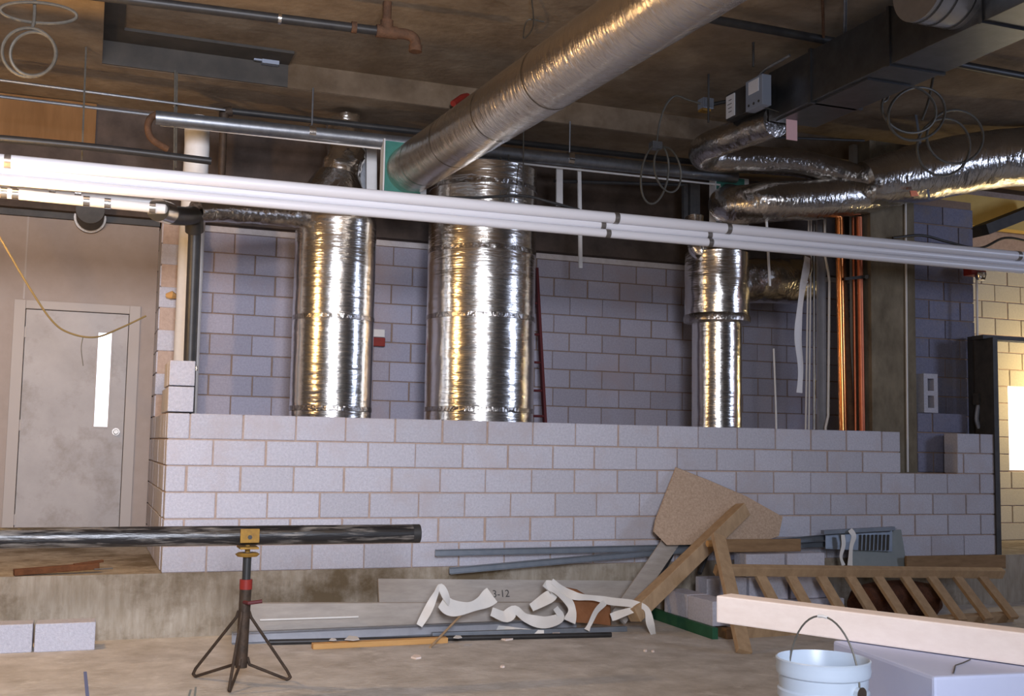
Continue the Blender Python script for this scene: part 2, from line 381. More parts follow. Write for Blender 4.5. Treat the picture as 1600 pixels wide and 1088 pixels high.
# right-hand side: column, block pier, lit space beyond
cx0, cx1 = P(1362, 550, .25).x, P(1431, 550, .25).x
struct('trim_9', MB().box(cx0, cx1, .25, .44, LEDGE, 4.67), 'column', 'stained square concrete column beside the copper pipes', smooth=False)
struct('trim_10', MB().box(cx0-.05, cx0+.1, .445, .52, LEDGE, 4.67), 'pale_concrete', 'pale edge strip along the concrete column', smooth=False)
PX2 = P(1525, 600, .45).x
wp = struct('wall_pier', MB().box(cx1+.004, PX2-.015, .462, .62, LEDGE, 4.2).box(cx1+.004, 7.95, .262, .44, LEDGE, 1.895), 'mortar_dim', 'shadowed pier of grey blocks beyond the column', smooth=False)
for k in range(12): lay(wp, 'x', .45, 3.92-k*CH+.2, cx1+.005, PX2, cx1+(.35 if k % 2 else .15), d=.17, mt='block_pier_shade')
for k in range(4): lay(wp, 'x', .25, 1.905-k*CH, cx1+.005, 7.96, cx1+(.35 if k % 2 else .2), d=.18, mt='block_pier_shade')
YY = 1.5
wy = struct('wall_beyond', MB().box(8.2, 11.5, YY+.012, YY+.15, LEDGE, P(1590, 735, YY).z).box(8.2, P(1577, 660, YY).x, YY+.012, YY+.15, P(1590, 735, YY).z, 4.67).box(P(1577, 660, YY).x+.9, 11.5, YY+.012, YY+.15, LEDGE, 4.67).box(P(1577, 660, YY).x, 11.5, YY+.012, YY+.15, P(1590, 595, YY).z, 4.67),
            'mortar', 'block wall lit yellow beyond the opening', smooth=False)
wx0, wz0, wz1 = P(1577, 660, YY).x, P(1590, 735, YY).z, P(1590, 595, YY).z
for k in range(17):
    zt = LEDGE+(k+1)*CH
    lay(wy, 'x', YY, zt, 8.2, 11.4, 8.35+(BL/2 if k % 2 else 0), mt='block_lit_yellow', d=.09, skip=((wx0, wx0+.9),) if wz0+.05 < zt-CH/2 < wz1-.02 else ())
w2 = thing('window_1', 'ragged white daylit opening in the yellow lit block wall', None, (wx0+.5, YY, wz0), kind='structure')
poly = [(wx0, wz0), (wx0+.91, wz0-.02), (wx0+.91, wz1), (wx0+.25, wz1+.02), (wx0+.12, wz1-.03), (wx0+.05, wz1+.01), (wx0, wz1-.05)]
obj('pane', MB().prism([V((x, YY+.04, z)) for x, z in poly], (0, .02, 0)), 'daylight_glow', w2, smooth=False)
struct('trim_11', MB().box(8.06, 8.12, -.02, .24, LEDGE, P(1556, 528, 0).z), 'dark_steel', 'steel jamb at the open end of the block wall', smooth=False)
struct('trim_12', MB().box(P(1531, 600, .3).x, 8.12, .25, .4, ZW, P(1545, 527, .3).z), 'dark_steel', 'dark panel in place of the shaded recess beside the lit opening', smooth=False)  # dark sheet stands in for the shade of the recess
struct('trim_13', MB().box(8.0, 11, .05, .2, P(1560, 532, .1).z, P(1560, 526, .1).z), 'dark_steel', 'dark steel angle across the lit opening', smooth=False)
struct('trim_14', MB().bar(P(1528, 362, .9), P(1640, 318, .9), .3, .12), 'dark_steel', 'dark sloping beam under the yellow boards', smooth=False)
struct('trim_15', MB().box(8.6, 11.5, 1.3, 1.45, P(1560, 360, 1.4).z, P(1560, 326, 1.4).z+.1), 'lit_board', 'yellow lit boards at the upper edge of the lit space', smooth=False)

# ------------------------------------------------------------------ vertical ducts
YD = 1.2
def seam(parent, c, r, z, mt='foil_dark'):
    obj('seam_band', MB().lathe([(r*.995, -.025), (r*1.012, -.02), (r*1.012, .02), (r*.995, .025)], (c.x, c.y, z), 40), mt, parent)
def vpts(c, zs): return [V((c.x, c.y, z)) for z in zs]
def frange(a, b, st):
    n = max(1, int(abs(b-a)/st)); return [a+(b-a)*i/n for i in range(n+1)]
a = P(521, 500, YD); r1 = 63/S(521, 500, YD)
d1 = thing('foil_duct', 'foil-wrapped round riser with a crumpled tapered head beside the black drain pipe', 'duct', (a.x, a.y, LEDGE), 'foil-wrapped risers behind the half wall')
zt = P(530, 350, YD).z
zs = frange(LEDGE, zt, .035)+frange(zt+.03, zt+.33, .03); rs = [r1]*len(frange(LEDGE, zt, .035))+[r1*(1-.52*((i+1)/11)**1.3) for i in range(11)]
obj('duct_body', MB().tube(vpts(a, zs), rs, 64, wob=.006, wf=5, seed=1), 'foil', d1)
hb = P(520, 300, YD); hp = [hb, P(532, 268, YD), P(540, 242, YD+.1), P(540, 215, YD+.25), P(538, 190, YD+.3)]
obj('duct_neck', MB().tube(spline(hp, 6), .17, 40, wob=.20, wf=9, seed=3), 'foil', d1)
obj('insulation_collar', MB().tube([hb-V((0,0,.12)), P(528, 272, YD)], [.34, .2], 28, wob=.06, wf=8), 'foil_dark', d1)
for yy in (640, 500): seam(d1, a, r1, P(521, yy, YD).z)
b = P(751, 500, YD); r2 = 84.5/S(751, 500, YD)
d2 = thing('foil_duct', 'widest foil-wrapped round riser, rising past the white pipes', 'duct', (b.x, b.y, LEDGE), 'foil-wrapped risers behind the half wall')
obj('duct_body', MB().tube(vpts(b, frange(LEDGE, P(751, 250, .75).z, .035)), r2, 80, wob=.005, wf=4.5, seed=5), 'foil', d2)
for yy in (642, 500, 398, 300): seam(d2, b, r2, P(751, yy, YD).z)
c = P(1120, 580, YD); r3 = 38.5/S(1120, 580, YD); r3b = 50/S(1122, 440, YD)
d3 = thing('foil_duct', 'narrow foil-wrapped riser with a wider collar near the grey conduits', 'duct', (c.x, c.y, LEDGE), 'foil-wrapped risers behind the half wall')
zc = P(1120, 500, YD).z; ztop = P(1120, 398, YD).z
obj('duct_body', MB().tube(vpts(c, frange(LEDGE, zc, .035)), r3, 56, wob=.008, wf=6, seed=7), 'foil', d3)
zz = frange(zc-.02, ztop, .03)+[ztop+.02, ztop+.05, ztop+.10]
obj('duct_collar', MB().tube(vpts(c, zz), [r3]+[r3b]*(len(zz)-4)+[r3b*.9, r3b*.7, r3b*.4], 60, wob=.02, wf=6, seed=9), 'foil', d3)
obj('collar_band', MB().lathe([(r3*.98, -.05), (r3b*1.03, -.03), (r3b*1.04, .02), (r3b*.99, .05)], (c.x, c.y, zc), 48), 'foil_dark', d3)
obj('duct_neck', MB().tube(spline([c+V((-.07, -.05, ztop-c.z)), P(1098, 396, YD-.1), P(1088, 380, YD-.05), P(1085, 340, YD)], 6), .1, 20, wob=.08, wf=9), 'foil', d3)
obj('side_branch', MB().tube(spline([P(1150, 440, YD), P(1185, 438, YD), P(1225, 440, YD+.05), P(1262, 436, YD+.1)], 8), .24, 36, wob=.05, wf=8, seed=2), 'foil_dark', d3)

# ------------------------------------------------------------------ sloping / horizontal foil ducts
p0, p1 = PZ(640, 266, 4.0), PZ(1010, 22, 4.0); dd = (p1-p0).normalized()
dg = thing('foil_duct', 'long foil-wrapped round duct running overhead towards the viewer', 'duct', p0)
obj('duct_body', MB().tube(dense(p0-dd*.05, p0+dd*8.2, .06), .225, 56, wob=.008, wf=4, seed=4), 'foil_diag', dg)
for s in (.35, 1.1, 2.0, 2.9):
    obj('seam_band', MB().tube([p0+dd*s, p0+dd*(s+.03)], .230, 48, cap=False), 'foil_diag', dg)
def sleeve(label, x0, x1, y0, y1, Y):
    q0, q1 = P(x0, y1, Y), P(x1, y0, Y)
    t = thing('duct_sleeve', label, 'duct sleeve', (q0.x, Y, q0.z))
    obj('plate', MB().box(q0.x, q1.x, Y, Y+.01, q0.z, q1.z), 'plate_white', t, smooth=False)
    obj('fire_seal', MB().box(q0.x+.01, q1.x-.06, Y-.012, Y, q0.z+.01, q1.z-.01), 'plate_green', t, smooth=False)
    obj('angle', MB().box(q0.x-.012, q0.x, Y-.04, Y+.08, q0.z, q1.z), 'plate_white', t, smooth=False)
sleeve('white plate with green sealant where the long overhead duct enters the bulkhead', 598, 668, 226, 310, .84)
sleeve('white plate with green sealant behind the curved foil elbow', 1116, 1170, 280, 350, .95)
def bend(pts, n=10): return spline(pts, n)
bg = thing('foil_duct', 'large shiny foil flexible duct branching at the right edge of the photo', 'duct', P(1480, 260, 0))
main = bend([P(1660, 240, -.4), P(1600, 245, -.25), P(1530, 252, -.1), P(1450, 268, 0), P(1390, 280, .05), P(1350, 288, .1)], 10)
obj('main_run', MB().tube(main, [.30]*31+[.30-.004*i for i in range(len(main)-31)], 44, wob=.035, wf=6, seed=11), 'foil_flex', bg)
up = bend([P(1352, 282, .12), P(1310, 270, .2), P(1250, 256, .3), P(1180, 250, .38), P(1130, 248, .42), P(1102, 245, .38), P(1100, 234, .15), P(1126, 221, -.2), P(1164, 207, -.52), P(1212, 190, -.93)], 8)
obj('upper_branch', MB().tube(up, .135, 36, wob=.03, wf=7, seed=12), 'foil_dark', bg)
lo = bend([P(1400, 292, .12), P(1340, 305, .2), P(1270, 312, .25), P(1210, 315, .35), P(1165, 320, .55), P(1140, 322, .75), P(1138, 318, .93)], 8)
obj('lower_branch', MB().tube(lo, [.2]*len(lo), 40, wob=.04, wf=7, seed=13), 'foil_flex', bg)
obj('hanger_strap', MB().bar(P(1430, 300, 0)+V((0,-.2,-.12)), P(1430, 306, 0)+V((0,-.02,.86)), .03, .003, up=(0,1,0)), 'galvanized', bg, smooth=False)
obj('tape_patch', MB().prism([P(1422, 298, -.22), P(1432, 298, -.22), P(1436, 306, -.22), P(1424, 307, -.22)], (0, .01, 0)), 'copper_dull', bg, smooth=False)

# rectangular terminal box and duct
vx = thing('terminal_box', 'dark rectangular sheet metal duct with control box and white labels', 'duct', (4.95, -1.2, 4.3))
obj('plenum', MB().box(4.76, 5.24, -5.2, -.95, 4.30, 4.72), 'galv_duct', vx, smooth=False, bevel=.004)
obj('inlet_box', MB().box(4.62, 4.94, -.95, -.5, 4.40, 4.64), 'galv_duct', vx, smooth=False, bevel=.003)
for yy in (-1.55, -2.5, -3.4): obj('flange', MB().box(4.745, 5.255, yy-.015, yy+.015, 4.285, 4.735), 'galv_duct', vx, smooth=False)
obj('lower_panel', MB().box(4.80, 5.2, -2.2, -1.0, 4.285, 4.30), 'galv_duct', vx, smooth=False)
lab = MB().box(4.611, 4.62, -.64, -.505, 4.42, 4.62); lo_ = obj('label_plate', lab, 'paper', vx, smooth=False)
for zz, w in ((4.57, .05), (4.535, .07), (4.50, .06), (4.465, .05)): obj('printed_line', MB().box(4.6095, 4.612, -.60, -.60+w, zz, zz+.006), 'dark_steel', lo_, smooth=False)
q0, q1 = P(1213, 152, -.95), P(1241, 104, -.95)
cb = obj('control_box', MB().box(4.55, 4.64, -1.17, -.92, 4.36, 4.62), 'blue_grey', vx, smooth=False, bevel=.004)
obj('label_plate', MB().box(4.545, 4.55, -1.12, -.97, 4.49, 4.60), 'paper', cb, smooth=False)
for i in range(3): obj('knockout', MB().tube([V((4.552, -1.12+i*.075, 4.40)), V((4.546, -1.12+i*.075, 4.40))], .012, 10), 'dark_steel', cb)
obj('conduit_stub', MB().tube(spline([V((4.6, -.98, 4.60)), V((4.62, -1.1, 4.68)), V((4.7, -1.35, 4.74))], 5), .012, 8), 'galvanized', cb)
tk = MB().tube([V((4.78, -3.2, 4.58)), V((4.42, -3.2, 4.58))], .25, 48)
to = obj('round_takeoff', tk, 'galv_bright', vx)
for x in (4.45, 4.56, 4.70): obj('bead', MB().tube([V((x, -3.2, 4.58)), V((x+.012, -3.2, 4.58))], .256, 48), 'galv_duct', to)
# pink tag
tg = P(1237, 178, -1.1)
t = thing('paper_tag', 'pink paper tag hanging on a string from the control box', 'tag', (tg.x, tg.y, P(1237, 221, -1.1).z))
w_, h_ = 20/S(1237, 200, -1.1), 42/S(1237, 200, -1.1)
obj('card', MB().box(tg.x-w_/2, tg.x+w_/2, tg.y-.002, tg.y+.002, tg.z-h_, tg.z), 'pink_paper', t, smooth=False)
obj('eyelet', MB().lathe([(.006, -.002), (.012, 0), (.006, .002)], (tg.x, tg.y-.004, tg.z-.02), 10), 'red_paint', t)
obj('string', MB().tube([tg-V((0,0,.02)), V((4.56, -1.1, 4.37))], .003, 6), 'cable', t)

# ------------------------------------------------------------------ white pipes
PR = .046
def wpipe(label, pl, pr, Y, r, cps, mt='pvc', grp='white plastic pipes hung across the room', cmt='coupling'):
    A, B = P(*pl, Y), P(*pr, Y); z = (A.z+B.z)/2
    t = thing('white_pipe', label, 'pipe', (A.x, Y, z-r), grp)
    obj('pipe_run', MB().tube([V((A.x, Y, A.z)), V((B.x, Y, B.z))], r, 24), mt, t)
    for px in cps:
        f = (px-pl[0])/(pr[0]-pl[0]); Q = P(px, pl[1]+(pr[1]-pl[1])*f, Y); zz = A.z+(B.z-A.z)*(Q.x-A.x)/(B.x-A.x)
        obj('coupling', MB().tube([V((Q.x-.022, Y, zz)), V((Q.x+.022, Y, zz))], r*1.06, 24), cmt, t)
    return t
wpipe('uppermost of the three long white pipes crossing in front of the ducts', (-200, 232), (1760, 416), -.50, .046, (962, 1137, 12, 1590))
wpipe('middle of the three long white pipes, partly behind the uppermost one', (-200, 249), (1760, 427), -.46, .036, (941, 1107))
wpipe('lowest of the three long white pipes, unbroken to the wall end', (-200, 263), (1760, 437), -.50, .036, (949, 1109))
ch = 'chrome'
wpipe('upper short white pipe with metal clamps, ending at the black elbow', (-200, 264), (252, 317), -.36, .036, (22, 82, 122), 'pvc_dirty', 'short white pipes with clamps', ch)
wpipe('lower short white pipe with metal clamps, ending at the black elbow', (-200, 281), (258, 327), -.44, .036, (6, 24, 135, 168, 238), 'pvc_dirty', 'short white pipes with clamps', ch)

# black drain with elbow and its foil-wrapped branch
e0 = P(303, 352, .6); zb = LEDGE
bk = thing('drain_pipe', 'black vertical drain pipe with bulky elbow beside the racked block wall', 'pipe', (.2, .6, LEDGE))
obj('pipe_run', MB().tube([V((.205, .6, LEDGE)), V((.19, .6, 3.2)), V((.187, .6, e0.z+.05))], .052, 20), 'black_iron', bk)
obj('elbow', MB().tube(spline([V((.187, .6, e0.z-.05)), P(302, 338, .5), P(290, 338, .2), P(268, 336, -.1), P(252, 330, -.38)], 6), .075, 20), 'black_iron', bk)
obj('clamp', MB().tube([V((.203, .6, P(299, 576, .6).z-.02)), V((.203, .6, P(299, 576, .6).z+.02))], .058, 20), 'chrome', bk)
obj('hub', MB().tube([P(247, 328, -.43), P(262, 333, -.25)], .085, 20), 'chrome', bk)
fb = thing('foil_pipe', 'small foil-wrapped pipe running from the black elbow to the first riser', 'pipe', P(390, 335, .75))
obj('pipe_run', MB().tube(bend([P(306, 329, .55), P(350, 330, .7), P(400, 333, .85), P(450, 338, 1.0), P(480, 342, 1.05)], 8), .095, 30, wob=.10, wf=10, seed=6), 'foil_dark', fb)
wv = thing('vent_pipe', 'thick white vertical pipe behind the black drain pipe', 'pipe', (P(294, 500, 1.5).x, 1.5, LEDGE))
vx0, vx1 = P(290, 230, .95), P(326, 230, .95)
obj('pipe_run', MB().tube([V((P(294, 500, 1.5).x, 1.5, LEDGE)), V((P(294, 500, 1.5).x, 1.5, 3.3)), P(308, 230, 1.5), P(308, 184, 1.5)], .112, 28), 'pvc_dirty', wv)

# galvanised and iron pipes under the beam
def run(name, label, pts, r, mt, cat='pipe', grp=None, n=14, sm=8, parts=()):
    t = thing(name, label, cat, pts[0], grp)
    obj('run', MB().tube(spline(pts, sm) if len(pts) > 2 else pts, r, n), mt, t); return t
gp = run('steel_pipe', 'long galvanised pipe slung under the beam behind the overhead duct', [P(243, 184, .9), P(1150, 277, .9)], .062, 'galvanized')
for px, py in ((487, 207), (890, 249)): 
    q = P(px, py, .9); obj('pipe_clamp', MB().tube([q-V((.03,0,0)), q+V((.03,0,0))], .068, 20), 'chrome', gp); obj('hanger_rod', MB().tube([q, V((q.x, q.y, 4.67))], .008, 6), 'galvanized', gp)
ip = thing('iron_pipe', 'dark iron pipe turning down with an elbow behind the white pipes', 'pipe', P(347, 265, .98))
obj('riser', MB().tube([P(345, 300, .98), P(350, 178, .98)], .034, 14), 'stand_iron', ip)
obj('elbow', MB().tube(spline([P(350, 186, .98), P(351, 176, .98), P(362, 174, .98)], 5), .044, 14), 'stand_iron', ip)
obj('run', MB().tube([P(356, 173, .98), P(1180, 264, .98)], .03, 12), 'black_iron', ip)
run('conduit', 'upper thin bright conduit along the orange ceiling edge', [P(-120, 109, .9), P(352, 172, .9)], .012, 'galvanized', 'conduit', 'thin ceiling conduits', 8)
run('conduit', 'lower thin bright conduit ending at the brown hose', [P(-120, 136, .9), P(242, 180, .9)], .014, 'galvanized', 'conduit', 'thin ceiling conduits', 8)
run('conduit', 'thin tan conduit along the underside of the galvanised pipe', [P(250, 195, .93), P(1125, 289, .93)], .01, 'pvc_dirty', 'conduit', 'thin ceiling conduits', 8)
run('hose', 'brown curved hose hanging from the thin conduit', [P(250, 178, .9), P(236, 184, .88), P(231, 200, .86), P(238, 218, .86), P(262, 233, .9)], .03, 'rust_iron', 'hose')
for i, (px, y0, y1, w, lb) in enumerate(((272, 145, 266, .9, 'thin hanger rod beside the brown hose'), (275, 148, 262, .95, 'second thin hanger rod close behind the brown hose'), (128, 196, 250, .6, 'thin hanger rod above the left end of the white pipes'))):
    run('hanger_rod', lb, [P(px, y1, w), V((P(px, y0, w).x, w, 4.67))], .008, 'cable', 'hanger rod', 'thin threaded hanger rods', 6)
for px, y0, y1, lb in ((782, 246, 310, 'leftmost of three thin rods in front of the widest riser'), (795, 242, 306, 'middle of three thin rods in front of the widest riser'), (817, 236, 312, 'rightmost of three thin rods in front of the widest riser')):
    run('hanger_rod', lb, [P(px, y1+8, .64), P(px, y0, .80)] if px < 800 else [P(px, y1+8, .64), V((P(px, y0, .76).x, .76, 4.9))], .006, 'cable', 'hanger rod', 'thin threaded hanger rods', 6)
run('cable', 'dark cable sagging over the white pipes past the widest riser', [P(640, 308, -.43), P(740, 309, -.40), P(815, 306, -.38), P(860, 316, -.40), P(905, 328, -.43)], .012, 'black_iron', 'cable')
run('cable', 'bundled black cable lying above the left white pipes', [P(-60, 212, .3), P(60, 222, .3), P(180, 234, .3), P(330, 252, .3)], .03, 'black_iron', 'cable')

# sprinkler pipes under the slab
sp = thing('sprinkler_pipe', 'dark sprinkler pipe with rusty tee and elbow under the ceiling', 'pipe', PZ(605, 50, 4.7))
sa, sb = PZ(60, -18, 4.66), PZ(596, 49, 4.66)
obj('run', MB().tube([sa, sb], .036, 16), 'black_iron', sp)
dx = (sb-sa).normalized()
obj('tee', MB().tube([sb-dx*.04, sb+dx*.12], .05, 16).tube([sb+dx*.04, sb+dx*.04+V((0, 0, .09))], .05, 16), 'rust_iron', sp)
obj('branch', MB().tube([sb+dx*.04, V((sb.x+.04, sb.y, 4.9))], .034, 14), 'rust_iron', sp)
obj('elbow', MB().tube(spline([sb+dx*.1, sb+dx*.2, sb+dx*.26+V((0,0,-.03)), sb+dx*.27+V((0,0,-.11))], 5), .042, 14).tube([sb+dx*.27+V((0,0,-.08)), sb+dx*.27+V((0,0,-.13))], .052, 14), 'rust_iron', sp)
qh = PZ(437, 29, 4.66); obj('strap_hanger', MB().tube([qh-dx*.012, qh+dx*.012], .042, 16).bar(qh+V((0,0,.03)), V((qh.x, qh.y, 4.9)), .025, .004), 'chrome', sp)
qb = PZ(553, 43, 4.66); obj('coupling', MB().tube([qb-dx*.02, qb+dx*.02], .044, 16), 'rust_iron', sp)
s2a, s2b = PZ(1020, 13, 4.8), PZ(1690, 136, 4.8)
s2 = thing('sprinkler_pipe', 'black pipe crossing above the rectangular duct', 'pipe', s2a)
obj('run', MB().tube([s2a, s2b], .034, 16), 'black_iron', s2)
for px, mt, lb in ((1287, 'rust_iron', 'rusty'), (1320, 'galvanized', 'grey')):
    q = PZ(px, 62, 4.8); obj('hanger_rod', MB().tube([q+V((0,0,.0)), V((q.x, q.y, 4.9))], .009, 8), mt, s2)
run('hanger_rod', 'orange rusty rod dropping from the slab to the black pipe', [PZ(1287, 58, 4.78), PZ(1285, -12, 4.9)], .012, 'rust_iron', 'hanger rod', None, 8)
run('hanger_rod', 'grey rod dropping from the slab beside the orange rusty rod', [PZ(1320, 56, 4.74), PZ(1321, -10, 4.9)], .014, 'galvanized', 'hanger rod', None, 8)
for px, y0, y1, lb in ((1177, 66, 118, 'short dark rod above the inlet of the rectangular duct'), (1107, 116, 172, 'short dark rod holding the small junction box')):
    q = PZ(px, y0, 4.9); run('hanger_rod', lb, [V((q.x, q.y, 4.45 if px < 1150 else 4.69)), q], .010, 'dark_steel', 'hanger rod', None, 8)
run('steel_rod', 'thin dark rod lying across behind the pink tag', [P(1195, 214, -.2), P(1350, 220, -.2)], .012, 'black_iron', 'rod')
q = P(425, 97, .3)
bx_ = thing('ceiling_bracket', 'small blue-grey bracket fixed to the ceiling recess edge', 'bracket', PZ(425, 98, 4.86))
q = PZ(425, 98, 4.86); obj('plate', MB().box(q.x-.09, q.x+.06, q.y-.03, q.y+.03, 4.84, 4.9), 'blue_grey', bx_, smooth=False); obj('tab', MB().box(q.x-.16, q.x-.09, q.y-.015, q.y+.015, 4.86, 4.9), 'blue_grey', bx_, smooth=False)
q = P(726, 160, .9)
obj('pipe_stub', MB().tube([P(708, 162, .8), P(722, 152, .9), P(730, 150, 1.0)], .03, 10), 'red_paint', None, 'small red pipe stub poking out above the overhead duct', 'pipe')
q = P(826, 58, -1)
run('cable', 'short loose wire hooked on the slab above the overhead duct', [PZ(830, -10, 4.88), PZ(833, 40, 4.84), PZ(818, 60, 4.84), PZ(824, 32, 4.86), PZ(850, 34, 4.88)], .006, 'cable', 'cable')

# cable coils
cc = thing('cable_coil', 'grey armoured cable coil hanging from a junction box above the white pipes', 'cable coil', P(1025, 232, .2))
for cx_, cy_, rx, ry, ti in ((1023, 272, 21, 47, 8), (1043, 265, 20, 36, -12)): obj('loop', MB().tube(loop(cx_, cy_, rx, ry, .2, ti), .010, 8), 'cable', cc)
obj('lead', MB().tube(spline([P(1026, 228, .2), P(1030, 195, .2), P(1040, 165, .2), P(1055, 150, .2), P(1075, 156, .15), P(1098, 163, .1)], 6), .010, 8), 'cable', cc)
jq = P(1024, 229, .2); obj('junction_box', MB().box(jq.x-.05, jq.x+.05, .15, .24, jq.z-.03, jq.z+.04), 'galvanized', cc, smooth=False, bevel=.004)
jb = P(1103, 163, .1); jt = thing('junction_box', 'small square junction box on a rod left of the rectangular duct', 'junction box', (jb.x, jb.y, jb.z-.05))
obj('body', MB().box(jb.x-.055, jb.x+.055, .05, .16, jb.z-.05, jb.z+.05), 'blue_grey', jt, smooth=False, bevel=.004)
obj('cover', MB().box(jb.x-.05, jb.x+.05, .042, .05, jb.z-.045, jb.z+.045), 'galvanized', jt, smooth=False)
obj('connector', MB().tube([jb+V((.05,0,0)), jb+V((.16,-.1,.02))], .018, 10), 'black_iron', jt)
obj('bracket', MB().box(jb.x-.06, jb.x+.03, .06, .14, jb.z-.075, jb.z-.052), 'yellow_paint', jt, smooth=False)
def coil(label, loops, Y, lead=None):
    t = thing('cable_coil', label, 'cable coil', P(loops[0][0], loops[0][1], Y), 'loose cable coils under the slab')
    for l in loops: obj('loop', MB().tube(loop(*l[:4], Y, l[4]), .012, 8), 'cable', t)
    if lead: obj('lead', MB().tube(spline(lead, 6), .012, 8), 'cable', t)
coil('double loop of grey cable hanging under the rectangular duct', [(1420, 171, 43, 36, 20), (1432, 178, 46, 40, -30)], -1.2, [P(1380, 160, -1.2), P(1388, 150, -1.2), V((P(1395, 140, -1.2).x, -1.2, 4.9))])
coil('lower loops of grey cable in front of the large shiny duct', [(1474, 230, 41, 45, 15), (1492, 214, 44, 42, 0)], -1.0, [P(1440, 188, -1.0), P(1450, 160, -1.0), V((P(1458, 124, -1.0).x, -1.0, 4.9))])
coil('loose cable coil lit orange at the left ceiling', [(45, 82, 42, 38, 10), (52, 84, 36, 34, -10), (60, 20, 60, 16, 5)], -.6, [P(50, 46, -.6), P(50, 46, -.6)+V((.01, 0, .1)), V((P(50, 46, -.6).x, -.6, 4.675))])
run('cable', 'black cable looping from the block pier towards the red alarm', [P(1395, 372, .2), P(1440, 368, .2), P(1480, 378, .2), P(1530, 388, .3), P(1570, 372, .5), P(1610, 378, .6)], .014, 'black_iron', 'cable')

# struts and strips between beam and white pipes
def strip(name, label, x, y0, y1, Y, w, d, mt, cat, grp=None, x1=None):
    A, B = P(x, y1, Y), P(x1 or x, y0, Y)
    return obj(name, MB().bar(A, B, w, d, up=(0, 1, 0)), mt, None, label, cat, grp, smooth=False)
strip('steel_strut', 'pale steel channel right of the crumpled duct head', 566, 225, 330, 1.5, .05, .05, 'galvanized', 'strut', 'vertical steel struts')
strip('steel_strut', 'wider pale steel channel next to the green sealed sleeve', 580, 225, 330, 1.4, .10, .05, 'pvc_dirty', 'strut', 'vertical steel struts')
strip('steel_strut', 'narrow blue-grey channel above the narrow riser', 1070, 288, 352, 1.5, .05, .05, 'galvanized', 'strut', 'vertical steel struts')
strip('steel_strut', 'broad blue-grey channel above the narrow riser', 1084, 288, 356, 1.5, .12, .06, 'galvanized', 'strut', 'vertical steel struts')
strip('white_strip', 'wide white strip hanging right of the widest riser', 874, 262, 322, .98, .065, .02, 'pvc_dirty', 'strip', 'white strips')
strip('white_strip', 'narrow white strip passing behind the white pipes and ending free', 907, 264, 419, .98, .036, .02, 'pvc_dirty', 'strip', 'white strips', x1=905)
strip('white_strip', 'short thin white strip under the white pipes near the side branch', 1203, 332, 447, .38, .022, .012, 'pvc_dirty', 'strip', 'white strips', x1=1197)
run('steel_rod', 'dark horizontal rod behind the two white strips', [P(866, 283, 1.0), P(1070, 289, 1.0)], .018, 'black_iron', 'rod')
def riser(name, label, x_top, x_bot, Y, r, mt, cat, grp, bends=None):
    B = P(x_bot, 668, Y); T = P(x_top, 400, Y); k = (T.x-B.x)/(T.z-B.z)
    pts = [V((B.x-(B.z-LEDGE)*k, Y, LEDGE)), B] + ([P(*q, Y) for q in bends] if bends else []) + [T, V((T.x+.4*k, Y, T.z+.4))]
    t = thing(name, label, cat, (pts[0].x, Y, LEDGE), grp)
    pth = []
    for i in range(len(pts)-1): pth += [pts[i].lerp(pts[i+1], s) for s in (0, .05, .95)]
    obj('run', MB().tube(pth+[pts[-1]], r, 12), mt, t); return t
g_ = 'vertical conduits right of the narrow riser'
riser('conduit', 'leftmost thin conduit beside the hanging foil strip', 1263, 1259, .8, .010, 'pvc_dirty', 'conduit', g_)
riser('conduit', 'second thin conduit beside the hanging foil strip', 1267, 1264, .8, .010, 'pvc_dirty', 'conduit', g_)
riser('conduit', 'third thin conduit, touching the grey steel stud', 1272, 1272, .8, .014, 'galvanized', 'conduit', g_)
riser('conduit', 'bent thin conduit right of the grey steel stud', 1289, 1290, .75, .013, 'pvc_dirty', 'conduit', g_, [(1294, 650), (1296, 440), (1294, 425)])
sd = thing('steel_stud', 'grey steel stud standing among the thin conduits', 'stud', (P(1282, 668, .85).x, .85, LEDGE))
A = P(1283, 600, .85); obj('web', MB().box(A.x-.045, A.x+.045, .85, .86, LEDGE, 4.4), 'grey_steel', sd, smooth=False); obj('flange', MB().box(A.x-.045, A.x-.04, .82, .85, LEDGE, 4.4).box(A.x+.04, A.x+.045, .82, .85, LEDGE, 4.4), 'grey_steel', sd, smooth=False)
run('steel_rod', 'thin free-standing rod between the narrow riser and the conduits', [V((P(1213, 668, .8).x+.01, .8, LEDGE)), P(1213, 668, .8), P(1209, 545, .8)], .010, 'pvc_dirty', 'rod', None, 8)
fs = [P(1262, 402, .6), P(1259, 425, .55), P(1254, 450, .6), P(1249, 490, .6), P(1247, 530, .6), P(1251, 575, .6), P(1249, 614, .6)]
obj('foil_strip', MB().ribbon(spline(fs, 6), .07, .003, .2), 'paper', None, 'torn foil strip hanging beside the thin conduits', 'foil strip')
obj('foil_wad', MB().tube(spline([P(1259, 398, .77), P(1262, 415, .76), P(1257, 436, .76), P(1260, 446, .77)], 5), [.03, .045]+[.05]*12+[.03, .02], 14, wob=.3, wf=18), 'foil', None, 'crumpled foil wad at the end of the dark side branch', 'foil')
cpg = 'copper pipes left of the column'
cp = riser('copper_pipe', 'bright shiny copper pipe left of the concrete column', 1312, 1317, .34, .040, 'copper', 'pipe', cpg)
q = P(1313, 402, .34); obj('coupling', MB().tube([q, q+V((0,0,.06))], .049, 16), 'copper_dull', cp)
riser('copper_pipe', 'dark tilted copper pipe behind the bright one', 1316, 1330, .46, .036, 'rust_iron', 'pipe', cpg)
riser('copper_pipe', 'dull red copper pipe close to the concrete column', 1343, 1347, .32, .032, 'copper_dull', 'pipe', cpg)
riser('copper_pipe', 'thin dull copper pipe between the two thicker ones', 1334, 1337, .43, .016, 'copper_dull', 'pipe', cpg)
